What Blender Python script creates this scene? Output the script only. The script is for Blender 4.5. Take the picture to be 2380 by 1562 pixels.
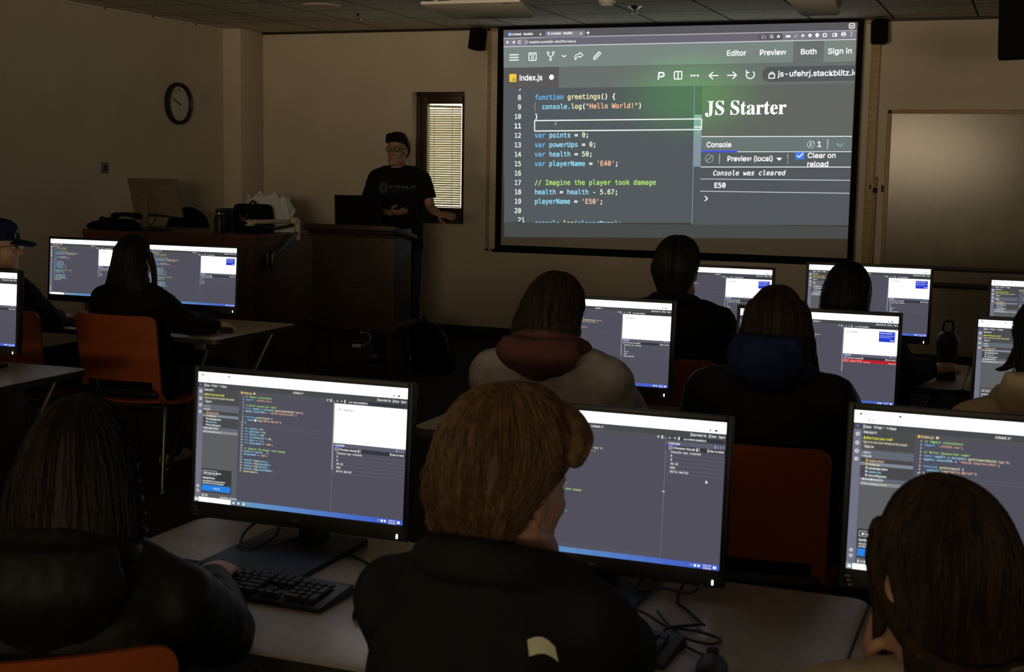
import bpy, bmesh, math, random, os
from mathutils import Vector, Matrix, Euler, noise
from mathutils.bvhtree import BVHTree
random.seed(7)
S = bpy.context.scene
C = S.collection
for o in list(bpy.data.objects): bpy.data.objects.remove(o)
R = math.radians

# ------------------------------------------------------------------ camera
cam = bpy.data.cameras.new('camera'); camo = bpy.data.objects.new('camera', cam); C.objects.link(camo)
cam.sensor_fit = 'HORIZONTAL'; cam.sensor_width = 36.0; cam.lens = 3159.163 / 2380 * 36
rx = Vector((0.93281948, 0.35995845, 0.01666553)); ux = Vector((-0.05989085, 0.10926733, 0.9922065)); fw = Vector((-0.35533211, 0.92654766, -0.12348491))
m = Matrix((rx, ux, -fw)).transposed().to_4x4(); m.translation = Vector((0, 0, 1.6027))
camo.matrix_world = m
cam.clip_start = 0.05; cam.clip_end = 100
cam.dof.use_dof = True; cam.dof.focus_distance = 8.5; cam.dof.aperture_fstop = 13
S.camera = camo

# ------------------------------------------------------------------ colour management, world
S.view_settings.view_transform = 'Standard'; S.view_settings.look = 'None'
S.view_settings.gamma = 1; S.view_settings.use_curve_mapping = False
S.view_settings.exposure = 0.0
try:
    S.cycles.max_bounces = 7; S.cycles.diffuse_bounces = 4; S.cycles.glossy_bounces = 3
    S.cycles.transparent_max_bounces = 8; S.cycles.sample_clamp_indirect = 4
except Exception: pass
w = bpy.data.worlds.new('daylight'); S.world = w; w.use_nodes = True
bg = w.node_tree.nodes['Background']; bg.inputs[0].default_value = (1.0, 0.90, 0.66, 1); bg.inputs[1].default_value = 3.2

def area(name, loc, target, sx, sy, power, col, spread=180):
    l = bpy.data.lights.new(name, 'AREA'); l.shape = 'RECTANGLE'; l.size = sx; l.size_y = sy
    l.energy = power; l.color = col; l.spread = R(spread)
    o = bpy.data.objects.new(name, l); C.objects.link(o); o.location = loc
    o.rotation_euler = (Vector(target) - Vector(loc)).to_track_quat('-Z', 'Y').to_euler()
    return o
# warm light from unseen rear sources, split into two lamps aimed for balance
area('rear_light_right', (1.3, -7.85, 2.1), (-7.4, 11.8, 7.6), 3.4, 0.9, 88, (1.0, 0.785, 0.51), 47)
area('rear_light_left', (-2.6, -7.85, 2.15), (-0.6, 11.8, 7.3), 3.4, 1.0, 72, (1.0, 0.785, 0.51), 46)

# ------------------------------------------------------------------ materials
def lin(c):
    return tuple((v / 255 / 12.92) if v / 255 <= 0.04045 else ((v / 255 + 0.055) / 1.055) ** 2.4 for v in c)
MATS = {}
def mat(name, col, rough=0.6, metal=0.0, spec=0.5, nscale=0, namt=0.12, bump=0, bscale=120, emit=None, estr=0, sheen=0, stretch=None, coat=0):
    if name in MATS: return MATS[name]
    m = bpy.data.materials.new(name); m.use_nodes = True; MATS[name] = m
    nt = m.node_tree; b = nt.nodes['Principled BSDF']
    b.inputs['Base Color'].default_value = (*col, 1); b.inputs['Roughness'].default_value = rough
    b.inputs['Metallic'].default_value = metal; b.inputs['Specular IOR Level'].default_value = spec
    if sheen: b.inputs['Sheen Weight'].default_value = sheen
    if coat: b.inputs['Coat Weight'].default_value = coat
    if emit: b.inputs['Emission Color'].default_value = (*emit, 1); b.inputs['Emission Strength'].default_value = estr
    tc = nt.nodes.new('ShaderNodeTexCoord'); src = tc.outputs['Object']
    if stretch:
        mp = nt.nodes.new('ShaderNodeMapping'); mp.inputs['Scale'].default_value = stretch
        nt.links.new(src, mp.inputs['Vector']); src = mp.outputs['Vector']
    if nscale:
        n = nt.nodes.new('ShaderNodeTexNoise'); n.inputs['Scale'].default_value = nscale; n.inputs['Detail'].default_value = 5
        nt.links.new(src, n.inputs['Vector'])
        r = nt.nodes.new('ShaderNodeValToRGB')
        r.color_ramp.elements[0].position = 0.3; r.color_ramp.elements[1].position = 0.7
        r.color_ramp.elements[0].color = (*[max(0, c * (1 - namt)) for c in col], 1)
        r.color_ramp.elements[1].color = (*[min(1, c * (1 + namt)) for c in col], 1)
        nt.links.new(n.outputs['Fac'], r.inputs['Fac']); nt.links.new(r.outputs['Color'], b.inputs['Base Color'])
    if bump:
        n2 = nt.nodes.new('ShaderNodeTexNoise'); n2.inputs['Scale'].default_value = bscale; n2.inputs['Detail'].default_value = 3
        nt.links.new(src, n2.inputs['Vector'])
        bp = nt.nodes.new('ShaderNodeBump'); bp.inputs['Strength'].default_value = bump; bp.inputs['Distance'].default_value = 0.01
        nt.links.new(n2.outputs['Fac'], bp.inputs['Height']); nt.links.new(bp.outputs['Normal'], b.inputs['Normal'])
    return m

def mix_material(name, kind):
    m = bpy.data.materials.new(name); m.use_nodes = True; nt = m.node_tree; nt.nodes.clear()
    out = nt.nodes.new('ShaderNodeOutputMaterial'); mx = nt.nodes.new('ShaderNodeMixShader')
    if kind == 'glass':
        a = nt.nodes.new('ShaderNodeBsdfTransparent'); b = nt.nodes.new('ShaderNodeBsdfGlossy'); b.inputs['Roughness'].default_value = 0.02
        a.inputs['Color'].default_value = (0.95, 0.97, 0.95, 1)
        fr = nt.nodes.new('ShaderNodeFresnel'); fr.inputs['IOR'].default_value = 1.45; nt.links.new(fr.outputs[0], mx.inputs[0])
    else:
        a = nt.nodes.new('ShaderNodeBsdfDiffuse'); b = nt.nodes.new('ShaderNodeBsdfTranslucent')
        c = {'slat': (0.75, 0.70, 0.55, 1), 'film': (0.75, 0.77, 0.78, 1)}[kind]
        a.inputs['Color'].default_value = c; b.inputs['Color'].default_value = c
        nz = nt.nodes.new('ShaderNodeTexNoise'); nz.inputs['Scale'].default_value = 6
        mr = nt.nodes.new('ShaderNodeMapRange'); mr.inputs['To Min'].default_value = 0.10; mr.inputs['To Max'].default_value = 0.20
        nt.links.new(nz.outputs['Fac'], mr.inputs['Value']); nt.links.new(mr.outputs[0], mx.inputs[0])
    nt.links.new(a.outputs[0], mx.inputs[1]); nt.links.new(b.outputs[0], mx.inputs[2]); nt.links.new(mx.outputs[0], out.inputs['Surface'])
    return m
M_GLASS = mix_material('window_glass', 'glass'); M_SLAT = mix_material('blind_slat', 'slat'); M_FILM = mix_material('plastic_film', 'film')

def glow_material(name, sample, tint=False):
    m = bpy.data.materials.new(name); m.use_nodes = True; nt = m.node_tree; nt.nodes.clear()
    out = nt.nodes.new('ShaderNodeOutputMaterial'); e = nt.nodes.new('ShaderNodeEmission')
    a = nt.nodes.new('ShaderNodeAttribute'); a.attribute_name = 'glow'; a.attribute_type = 'GEOMETRY'
    src = a.outputs['Color']
    if tint:    # the projector's colour wheel leaves a greenish patch in the picture
        tc = nt.nodes.new('ShaderNodeTexCoord'); mp = nt.nodes.new('ShaderNodeMapping'); mp.vector_type = 'POINT'
        mp.inputs['Location'].default_value = (-0.15, 0, -2.1); mp.inputs['Scale'].default_value = (0.85, 1, 1.5)
        nt.links.new(tc.outputs['Object'], mp.inputs['Vector'])
        ln = nt.nodes.new('ShaderNodeVectorMath'); ln.operation = 'LENGTH'; nt.links.new(mp.outputs[0], ln.inputs[0])
        mr = nt.nodes.new('ShaderNodeMapRange'); mr.interpolation_type = 'SMOOTHERSTEP'
        mr.inputs['From Min'].default_value = 0.75; mr.inputs['From Max'].default_value = 0.0; nt.links.new(ln.outputs['Value'], mr.inputs['Value'])
        mx = nt.nodes.new('ShaderNodeMix'); mx.data_type = 'RGBA'; mx.blend_type = 'MIX'
        nt.links.new(mr.outputs[0], mx.inputs[0]); mx.inputs[6].default_value = (1, 1, 1, 1); mx.inputs[7].default_value = (1.05, 1.9, 0.95, 1)
        ml = nt.nodes.new('ShaderNodeMix'); ml.data_type = 'RGBA'; ml.blend_type = 'MULTIPLY'; ml.inputs[0].default_value = 1
        nt.links.new(src, ml.inputs[6]); nt.links.new(mx.outputs[2], ml.inputs[7]); src = ml.outputs[2]
    nt.links.new(src, e.inputs['Color']); nt.links.new(e.outputs[0], out.inputs['Surface'])
    try: m.cycles.emission_sampling = 'FRONT' if sample else 'NONE'
    except Exception: pass
    return m
M_PANEL = glow_material('lit_screen', True); M_PROJ = glow_material('projected_picture', True, True); M_TEXT = glow_material('lit_lettering', False)

M_PAINT = mat('wall_paint', (0.62, 0.55, 0.45), 0.85, nscale=3, namt=0.04, bump=0.08, bscale=300)
M_CARPET = mat('dark_carpet', (0.045, 0.040, 0.036), 0.95, spec=0.1, nscale=60, namt=0.5, bump=0.5, bscale=400)
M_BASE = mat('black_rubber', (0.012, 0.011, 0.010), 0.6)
M_DKWOOD = mat('dark_wood', (0.045, 0.022, 0.013), 0.45, nscale=8, namt=0.35, stretch=(1, 1, 9))
M_REDWOOD = mat('red_brown_veneer', (0.11, 0.040, 0.022), 0.5, nscale=7, namt=0.3, stretch=(1, 1, 7))
M_PODIUM = mat('podium_veneer', (0.055, 0.036, 0.022), 0.45, nscale=7, namt=0.3, stretch=(1, 1, 8))
M_OAK = mat('oak_trim', (0.42, 0.29, 0.16), 0.5, nscale=10, namt=0.2, stretch=(1, 1, 6))
M_BLACK = mat('black_plastic', (0.010, 0.010, 0.011), 0.5, nscale=40, namt=0.15)
M_BLACKM = mat('black_matte', (0.006, 0.006, 0.007), 0.9, spec=0.1, nscale=30, namt=0.2)
M_KEY = mat('key_plastic', (0.016, 0.016, 0.018), 0.55, nscale=50, namt=0.2)
M_LAM = mat('desk_laminate', (0.38, 0.33, 0.285), 0.33, spec=0.5, nscale=35, namt=0.12, bump=0.05, bscale=500)
M_EDGE = mat('desk_edge_band', (0.03, 0.025, 0.022), 0.5, nscale=20, namt=0.2)
M_CHROME = mat('brushed_chrome', (0.30, 0.29, 0.28), 0.35, metal=1, nscale=30, namt=0.05)
M_GREYM = mat('grey_metal', (0.16, 0.155, 0.15), 0.4, metal=0.8, nscale=30, namt=0.08)
M_ORANGE = mat('orange_plastic', (0.38, 0.085, 0.02), 0.45, nscale=25, namt=0.06, bump=0.1, bscale=600)
M_CREAM = mat('cream_plastic', (0.62, 0.53, 0.38), 0.45, nscale=20, namt=0.06)
M_WHITE = mat('white_plastic', (0.72, 0.70, 0.66), 0.4, nscale=20, namt=0.05)
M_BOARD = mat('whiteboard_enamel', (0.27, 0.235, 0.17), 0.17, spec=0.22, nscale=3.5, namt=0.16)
M_FABRIC = mat('screen_fabric', (0.40, 0.37, 0.33), 0.9, nscale=80, namt=0.03)
M_LED = mat('power_led', (0.8, 0.8, 0.8), 0.4, emit=(1, 1, 1), estr=6, nscale=5, namt=0.01)
M_LAMP = mat('projector_lamp', (0.9, 0.8, 0.5), 0.4, emit=(1, 0.75, 0.35), estr=5, nscale=5, namt=0.01)
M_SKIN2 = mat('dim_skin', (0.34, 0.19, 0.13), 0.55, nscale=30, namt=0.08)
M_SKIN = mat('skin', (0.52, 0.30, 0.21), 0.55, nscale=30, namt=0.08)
M_LIP = mat('eye_white', (0.40, 0.37, 0.34), 0.4, nscale=60, namt=0.05)
M_STEEL = mat('polished_steel', (0.75, 0.74, 0.70), 0.15, metal=1, nscale=20, namt=0.04)
M_DIAL = mat('clock_dial', (0.60, 0.58, 0.52), 0.6, nscale=10, namt=0.03)
M_BEIGE = mat('monitor_beige', (0.19, 0.145, 0.10), 0.5, nscale=15, namt=0.06)
M_NAVY = mat('navy_card', (0.012, 0.018, 0.07), 0.6, nscale=15, namt=0.1)
M_SUNLIT = mat('sunlit_patch', (0.80, 0.82, 0.62), 0.6, nscale=40, namt=0.1)  # sunlight on the jacket back is put into this pale colour

# ceiling: mineral tiles in a dark grid
def ceiling_material():
    m = bpy.data.materials.new('ceiling_tiles'); m.use_nodes = True; nt = m.node_tree; b = nt.nodes['Principled BSDF']
    b.inputs['Roughness'].default_value = 0.95; b.inputs['Specular IOR Level'].default_value = 0.15
    tc = nt.nodes.new('ShaderNodeTexCoord'); sep = nt.nodes.new('ShaderNodeSeparateXYZ'); nt.links.new(tc.outputs['Object'], sep.inputs[0])
    def dist(sock, off):
        a = nt.nodes.new('ShaderNodeMath'); a.operation = 'ADD'; a.inputs[1].default_value = off; nt.links.new(sock, a.inputs[0])
        p = nt.nodes.new('ShaderNodeMath'); p.operation = 'PINGPONG'; p.inputs[1].default_value = 0.33; nt.links.new(a.outputs[0], p.inputs[0])
        return p.outputs[0]
    mn = nt.nodes.new('ShaderNodeMath'); mn.operation = 'MINIMUM'
    nt.links.new(dist(sep.outputs[0], 0.54 + 6.6), mn.inputs[0]); nt.links.new(dist(sep.outputs[1], 0.29), mn.inputs[1])
    gt = nt.nodes.new('ShaderNodeMath'); gt.operation = 'GREATER_THAN'; gt.inputs[1].default_value = 0.008; nt.links.new(mn.outputs[0], gt.inputs[0])
    n = nt.nodes.new('ShaderNodeTexNoise'); n.inputs['Scale'].default_value = 45; n.inputs['Detail'].default_value = 6; nt.links.new(tc.outputs['Object'], n.inputs['Vector'])
    rp = nt.nodes.new('ShaderNodeValToRGB'); rp.color_ramp.elements[0].position = 0.35; rp.color_ramp.elements[1].position = 0.6
    rp.color_ramp.elements[0].color = (0.58, 0.54, 0.46, 1); rp.color_ramp.elements[1].color = (0.86, 0.81, 0.70, 1); nt.links.new(n.outputs['Fac'], rp.inputs['Fac'])
    mx = nt.nodes.new('ShaderNodeMix'); mx.data_type = 'RGBA'; nt.links.new(gt.outputs[0], mx.inputs[0]); mx.inputs[6].default_value = (0.02, 0.018, 0.015, 1)
    nt.links.new(rp.outputs[0], mx.inputs[7]); nt.links.new(mx.outputs[2], b.inputs['Base Color'])
    bp = nt.nodes.new('ShaderNodeBump'); bp.inputs['Strength'].default_value = 0.5; bp.inputs['Distance'].default_value = 0.01
    nt.links.new(n.outputs['Fac'], bp.inputs['Height']); nt.links.new(bp.outputs[0], b.inputs['Normal'])
    return m
M_CEIL = ceiling_material()

# ------------------------------------------------------------------ mesh helpers
def mark(o, label=None, cat=None, group=None, kind=None):
    if label: o['label'] = label
    if cat: o['category'] = cat
    if group: o['group'] = group
    if kind: o['kind'] = kind
    return o
def empty(name, loc, rz=0, label=None, cat=None, group=None):
    o = bpy.data.objects.new(name, None); C.objects.link(o); o.location = loc; o.rotation_euler = (0, 0, rz)
    o.empty_display_size = 0.05
    return mark(o, label, cat, group)
def link_mesh(name, me, parent=None, loc=None):
    o = bpy.data.objects.new(name, me); C.objects.link(o)
    if parent: o.parent = parent
    if loc: o.location = loc
    return o
class MB:
    def __init__(s): s.v = []; s.f = []; s.mi = []; s.sm = []
    def add(s, v, f, mi=0, smooth=False, mtx=None):
        n = len(s.v)
        s.v += [(mtx @ Vector(p)) if mtx is not None else Vector(p) for p in v]
        s.f += [tuple(i + n for i in q) for q in f]; s.mi += [mi] * len(f); s.sm += [smooth] * len(f)
        return s
    def box(s, c, d, bev=0.0, mi=0, rot=None, seg=2):
        bm = bmesh.new(); bmesh.ops.create_cube(bm, size=1)
        for v in bm.verts: v.co = Vector((v.co.x * d[0], v.co.y * d[1], v.co.z * d[2]))
        if bev: bmesh.ops.bevel(bm, geom=bm.edges[:], offset=min(bev, min(d) * 0.49), segments=seg, affect='EDGES', profile=0.5)
        mt = Matrix.Translation(c) @ (rot.to_matrix().to_4x4() if rot else Matrix())
        bm.verts.index_update()
        s.add([v.co.copy() for v in bm.verts], [[v.index for v in f.verts] for f in bm.faces], mi, bool(bev), mt); bm.free(); return s
    def rings(s, rings, cap=True, mi=0, smooth=True, closed=False):
        n = len(rings[0]); v = [p for r in rings for p in r]; f = []
        L = len(rings)
        for i in range(L if closed else L - 1):
            a = i * n; b = ((i + 1) % L) * n
            for j in range(n): f.append((a + j, a + (j + 1) % n, b + (j + 1) % n, b + j))
        if cap and not closed:
            f.append(tuple(range(n))[::-1]); f.append(tuple((L - 1) * n + j for j in range(n)))
        return s.add(v, f, mi, smooth)
    def lathe(s, prof, c=(0, 0, 0), n=24, mi=0, axis=None, closed=False):
        c = Vector(c); q = Vector((0, 0, 1)).rotation_difference(Vector(axis).normalized()).to_matrix() if axis else Matrix.Identity(3)
        rg = [[c + q @ Vector((r * math.cos(2 * math.pi * j / n), r * math.sin(2 * math.pi * j / n), z)) for j in range(n)] for r, z in prof]
        return s.rings(rg, True, mi, True, closed)
    def tube(s, pts, rad, n=10, mi=0, caps='round', closed=False, flat=1.0, up=None):
        pts = [Vector(p) for p in pts]; L = len(pts)
        rad = [rad] * L if not hasattr(rad, '__len__') else list(rad)
        tans = []
        for i in range(L):
            a = pts[(i - 1) % L] if (i > 0 or closed) else pts[0]; b = pts[(i + 1) % L] if (i < L - 1 or closed) else pts[-1]
            t = b - a; tans.append(t.normalized() if t.length > 1e-9 else Vector((0, 0, 1)))
        u = Vector(up) if up else Vector((0, 0, 1))
        if abs(tans[0].dot(u)) > 0.95: u = Vector((0, 1, 0))
        x = u.cross(tans[0]).normalized(); rg = []
        P2, R2, T2 = pts[:], rad[:], tans[:]
        if caps == 'round' and not closed:
            h = []; 
            for k in (0.0, 0.45, 0.8): h.append(k)
            pre = [(pts[0] - tans[0] * rad[0] * math.cos(math.asin(min(1, max(.12, k)))), rad[0] * max(.12, k), tans[0]) for k in (0.12, 0.5, 0.85)]
            post = [(pts[-1] + tans[-1] * rad[-1] * math.cos(math.asin(min(1, max(.12, k)))), rad[-1] * max(.12, k), tans[-1]) for k in (0.85, 0.5, 0.12)]
            P2 = [p[0] for p in pre] + P2 + [p[0] for p in post]; R2 = [p[1] for p in pre] + R2 + [p[1] for p in post]; T2 = [p[2] for p in pre] + T2 + [p[2] for p in post]
        for p, r, t in zip(P2, R2, T2):
            x = (x - t * x.dot(t)); x = x.normalized() if x.length > 1e-6 else t.orthogonal().normalized()
            y = t.cross(x)
            rg.append([p + x * (r * math.cos(2 * math.pi * j / n)) + y * (r * flat * math.sin(2 * math.pi * j / n)) for j in range(n)])
        return s.rings(rg, True, mi, True, closed)
    def ell(s, c, r, mi=0, rot=None, n=20, m=12):
        c = Vector(c); q = rot.to_matrix() if rot else Matrix.Identity(3); rg = []
        for i in range(m + 1):
            a = -math.pi / 2 + math.pi * (0.04 + 0.92 * i / m)
            rg.append([c + q @ Vector((r[0] * math.cos(a) * math.cos(2 * math.pi * j / n), r[1] * math.cos(a) * math.sin(2 * math.pi * j / n), r[2] * math.sin(a))) for j in range(n)])
        return s.rings(rg, True, mi)
    def prism(s, poly, d0, d1, axis='z', mi=0, bev=0.0):
        bm = bmesh.new()
        def P(a, b, d): return {'z': Vector((a, b, d)), 'y': Vector((a, d, b)), 'x': Vector((d, a, b))}[axis]
        lo = [bm.verts.new(P(a, b, d0)) for a, b in poly]; hi = [bm.verts.new(P(a, b, d1)) for a, b in poly]
        n = len(poly); bm.faces.new(lo[::-1]); bm.faces.new(hi)
        for i in range(n): bm.faces.new((lo[i], lo[(i + 1) % n], hi[(i + 1) % n], hi[i]))
        bmesh.ops.recalc_face_normals(bm, faces=bm.faces)
        if bev: bmesh.ops.bevel(bm, geom=bm.edges[:], offset=bev, segments=2, affect='EDGES', profile=0.5)
        bm.verts.index_update()
        s.add([v.co.copy() for v in bm.verts], [[v.index for v in f.verts] for f in bm.faces], mi, False); bm.free(); return s
    def mesh(s, name, mats, angle=40):
        me = bpy.data.meshes.new(name); me.from_pydata([tuple(v) for v in s.v], [], s.f)
        for m in (mats if isinstance(mats, (list, tuple)) else [mats]): me.materials.append(m)
        me.polygons.foreach_set('material_index', s.mi); me.polygons.foreach_set('use_smooth', [True] * len(s.f))
        bm = bmesh.new(); bm.from_mesh(me); bmesh.ops.recalc_face_normals(bm, faces=bm.faces); bm.to_mesh(me); bm.free()
        me.set_sharp_from_angle(angle=R(angle)); me.update(); return me
    def build(s, name, mats, parent=None, loc=None, angle=40):
        return link_mesh(name, s.mesh(name, mats, angle), parent, loc)
def rrect(x0, y0, x1, y1, r, n=5):
    P = []
    for cx, cy, a in ((x1 - r, y1 - r, 0), (x0 + r, y1 - r, 90), (x0 + r, y0 + r, 180), (x1 - r, y0 + r, 270)):
        for i in range(n + 1): P.append((cx + r * math.cos(R(a + 90 * i / n)), cy + r * math.sin(R(a + 90 * i / n))))
    return P
def spline(pts, per=6):
    pts = [Vector(p) for p in pts]; out = []
    for i in range(len(pts) - 1):
        p0 = pts[max(0, i - 1)]; p1 = pts[i]; p2 = pts[i + 1]; p3 = pts[min(len(pts) - 1, i + 2)]
        for k in range(per):
            t = k / per; out.append(0.5 * ((2 * p1) + (p2 - p0) * t + (2 * p0 - 5 * p1 + 4 * p2 - p3) * t * t + (3 * p1 - p0 - 3 * p2 + p3) * t ** 3))
    out.append(pts[-1]); return out
def remesh(mb, vox, smooth=4, fac=0.5):
    """union of overlapping closed shells -> one continuous skin"""
    me = mb.mesh('tmp', []); o = bpy.data.objects.new('tmp', me); C.objects.link(o)
    r = o.modifiers.new('r', 'REMESH'); r.mode = 'VOXEL'; r.voxel_size = vox
    if smooth:
        k = o.modifiers.new('s', 'SMOOTH'); k.factor = fac; k.iterations = smooth
    dg = bpy.context.evaluated_depsgraph_get(); out = bpy.data.meshes.new_from_object(o.evaluated_get(dg), depsgraph=dg)
    bpy.data.objects.remove(o); bpy.data.meshes.remove(me)
    out.polygons.foreach_set('use_smooth', [True] * len(out.polygons)); out.materials.clear(); return out
def copy_tree(o, parent=None):
    c = o.copy(); C.objects.link(c)
    if parent: c.parent = parent; c.matrix_parent_inverse = o.matrix_parent_inverse
    for ch in list(KIDS.get(o.name, [])) or [x for x in o.children]: copy_tree(ch, c)
    return c
KIDS = {}

# ------------------------------------------------------------------ lettering
FD = bpy.utils.system_resource('DATAFILES', path='fonts')
def load_font(fn):
    try: return bpy.data.fonts.load(os.path.join(FD, fn))
    except Exception: return None
F_MONO = load_font('DejaVuSansMono.woff2'); F_SANS = load_font('Inter.woff2'); F_MATH = load_font('NotoSansMath-Regular.woff2')
TCACHE = {}
def text_geo(s, font, bold=0.0, shear=0.0):
    k = (s, font.name if font else '', bold, shear)
    if k in TCACHE: return TCACHE[k]
    cu = bpy.data.curves.new('t', 'FONT'); cu.body = s; cu.size = 1; cu.resolution_u = 2; cu.shear = shear
    if font: cu.font = font
    o = bpy.data.objects.new('t', cu); C.objects.link(o)
    dg = bpy.context.evaluated_depsgraph_get(); me = bpy.data.meshes.new_from_object(o.evaluated_get(dg), depsgraph=dg)
    v0 = [(p.co.x, p.co.y) for p in me.vertices]; f0 = [tuple(p.vertices) for p in me.polygons]; v = []; f = []
    for dx, dy in (((bold, 0), (-bold, 0)) if 0 < bold < 0.0195 else ((bold, bold), (-bold, bold), (bold, -bold), (-bold, -bold)) if bold else ((0, 0),)):
        f += [tuple(i + len(v) for i in q) for q in f0]; v += [(a + dx * .7, b + dy * .7) for a, b in v0]
    bpy.data.objects.remove(o); bpy.data.curves.remove(cu); bpy.data.meshes.remove(me)
    TCACHE[k] = (v, f); return v, f

class UI:
    """flat lit picture: u to the right, v down; fn maps (u, v, layer) to local metres"""
    def __init__(s, fn): s.fn = fn; s.v = []; s.f = []; s.c = []; s.mi = []
    def poly(s, pts, col, lay=1, mi=0, gain=1.0):
        n = len(s.v); s.v += [s.fn(a, b, lay) for a, b in pts]; s.f.append(tuple(range(n, n + len(pts))))
        s.c.append(tuple(c * gain for c in lin(col))); s.mi.append(mi)
    def rect(s, x0, y0, x1, y1, col, lay=1, mi=0, gain=1.0): s.poly([(x0, y1), (x1, y1), (x1, y0), (x0, y0)], col, lay, mi, gain)
    def rrect(s, x0, y0, x1, y1, r, col, lay=1, mi=0): s.poly([(a, b) for a, b in rrect(x0, y0, x1, y1, r)][::-1], col, lay, mi)
    def line(s, pts, w, col, lay=3, gain=1.0):
        for (x0, y0), (x1, y1) in zip(pts, pts[1:]):
            d = math.hypot(x1 - x0, y1 - y0) or 1; nx, ny = -(y1 - y0) / d * w / 2, (x1 - x0) / d * w / 2
            s.poly([(x0 - nx, y0 - ny), (x0 + nx, y0 + ny), (x1 + nx, y1 + ny), (x1 - nx, y1 - ny)], col, lay, 1, gain)
    def ring(s, cx, cy, r, w, col, lay=3, a0=0, a1=360, n=16):
        s.line([(cx + r * math.cos(R(a0 + (a1 - a0) * i / n)), cy + r * math.sin(R(a0 + (a1 - a0) * i / n))) for i in range(n + 1)], w, col, lay)
    def frame(s, x0, y0, x1, y1, w, col, lay=3): s.line([(x0, y0), (x1, y0), (x1, y1), (x0, y1), (x0, y0)], w, col, lay)
    def disc(s, cx, cy, r, col, lay=3, n=16): s.poly([(cx + r * math.cos(2 * math.pi * i / n), cy - r * math.sin(2 * math.pi * i / n)) for i in range(n)], col, lay, 1)
    def text(s, x, y, size, t, col, font=None, bold=0.0, width=None, lay=4, shear=0.0, clip=None, gain=1.0):
        v, f = text_geo(t, font or F_SANS, bold, shear)
        if not v: return
        size *= 1.4; kx = size
        if width: kx = width / max(1e-6, max(p[0] for p in v))
        n = len(s.v); P = [(x + p[0] * kx, y - p[1] * size) for p in v]
        if clip: P = [(min(a, clip[0]), min(b, clip[1])) for a, b in P]
        s.v += [s.fn(a, b, lay) for a, b in P]; s.f += [tuple(i + n for i in q) for q in f]
        s.c += [tuple(c * gain for c in lin(col))] * len(f); s.mi += [1] * len(f)
    def code(s, x, y, size, spans, bold=0.0, adv=None, clip=None, gain=1.0):
        a = adv or size * 0.602
        for t, col in spans:
            lead = len(t) - len(t.lstrip(' ')); body = t.strip(' ')
            if body:
                v, f = text_geo(body, F_MONO, bold)
                n = len(s.v); k = a / 0.4293; P = [(x + lead * a + p[0] * k, y - p[1] * size * 1.4) for p in v]
                if clip: P = [(min(q, clip[0]), min(b, clip[1])) for q, b in P]
                s.v += [s.fn(q, b, 4) for q, b in P]; s.f += [tuple(i + n for i in q) for q in f]
                s.c += [tuple(c * gain for c in lin(col))] * len(f); s.mi += [1] * len(f)
            x += len(t) * a
    def mesh(s, name, mats):
        me = bpy.data.meshes.new(name); me.from_pydata([tuple(v) for v in s.v], [], s.f)
        for m in mats: me.materials.append(m)
        me.polygons.foreach_set('material_index', s.mi)
        at = me.attributes.new('glow', 'FLOAT_COLOR', 'FACE'); at.data.foreach_set('color', [x for c in s.c for x in (*c, 1.0)])
        me.update(); return me

WH = (255, 255, 255)
BLU = (110, 185, 245); CYA = (150, 222, 250); CRE = (240, 232, 178); SAL = (246, 190, 158); COM = (175, 228, 118); NUM = (222, 240, 200)

# ------------------------------------------------------------------ the room
FY, LX, RX, BY, CZ = 11.81, -7.40, 3.6, -8.0, 2.87
def struct(name, mb, m, parent=None):
    o = mb.build(name, m, parent)
    if not parent: o['kind'] = 'structure'
    return o
struct('floor', MB().box(((LX + RX) / 2, (FY + BY) / 2, -0.05), (RX - LX + 0.4, FY - BY + 0.4, 0.1)), M_CARPET)
struct('ceiling', MB().box(((LX + RX) / 2, (FY + BY) / 2, CZ + 0.05), (RX - LX + 0.4, FY - BY + 0.4, 0.1)), M_CEIL)
struct('wall_left', MB().box((LX - 0.1, (FY + BY) / 2, CZ / 2), (0.2, FY - BY + 0.4, CZ)), M_PAINT)
struct('wall_right', MB().box((RX + 0.1, (FY + BY) / 2, CZ / 2), (0.2, FY - BY + 0.4, CZ)), M_PAINT)
struct('wall_back', MB().box(((LX + RX) / 2, BY - 0.1, CZ / 2), (RX - LX, 0.2, CZ)), M_PAINT)
WX0, WX1, WZ0, WZ1 = -5.58, -5.04, 1.06, 2.29
wf = MB()
for x0, x1, z0, z1 in ((LX, WX0, 0, CZ), (WX1, RX, 0, CZ), (WX0, WX1, 0, WZ0), (WX0, WX1, WZ1, CZ)):
    wf.box(((x0 + x1) / 2, FY + 0.1, (z0 + z1) / 2), (x1 - x0, 0.2, z1 - z0))
struct('wall_front', wf, M_PAINT)
struct('trim_1', MB().box(((LX - 7.20) / 2, (11.40 + FY) / 2, CZ / 2), (0.20, FY - 11.40, CZ), 0.006), M_PAINT)       # corner pilaster
struct('baseboard_front', MB().box(((-7.2 + RX) / 2, FY - 0.006, 0.05), (RX + 7.2, 0.012, 0.10), 0.003), M_BASE)
struct('baseboard_left', MB().box((LX + 0.006, (BY + 11.4) / 2, 0.05), (0.012, 11.4 - BY, 0.10), 0.003), M_BASE)
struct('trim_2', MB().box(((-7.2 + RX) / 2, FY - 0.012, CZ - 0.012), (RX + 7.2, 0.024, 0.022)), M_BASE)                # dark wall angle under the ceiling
struct('trim_3', MB().box((LX + 0.01, (BY + 11.4) / 2, CZ - 0.008), (0.02, 11.4 - BY, 0.014)), M_CEIL)
struct('trim_4', MB().box((0.9, FY - 0.012, 0.685), (4.2, 0.024, 0.045), 0.004), M_DKWOOD)                             # chair rail below the board

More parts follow.
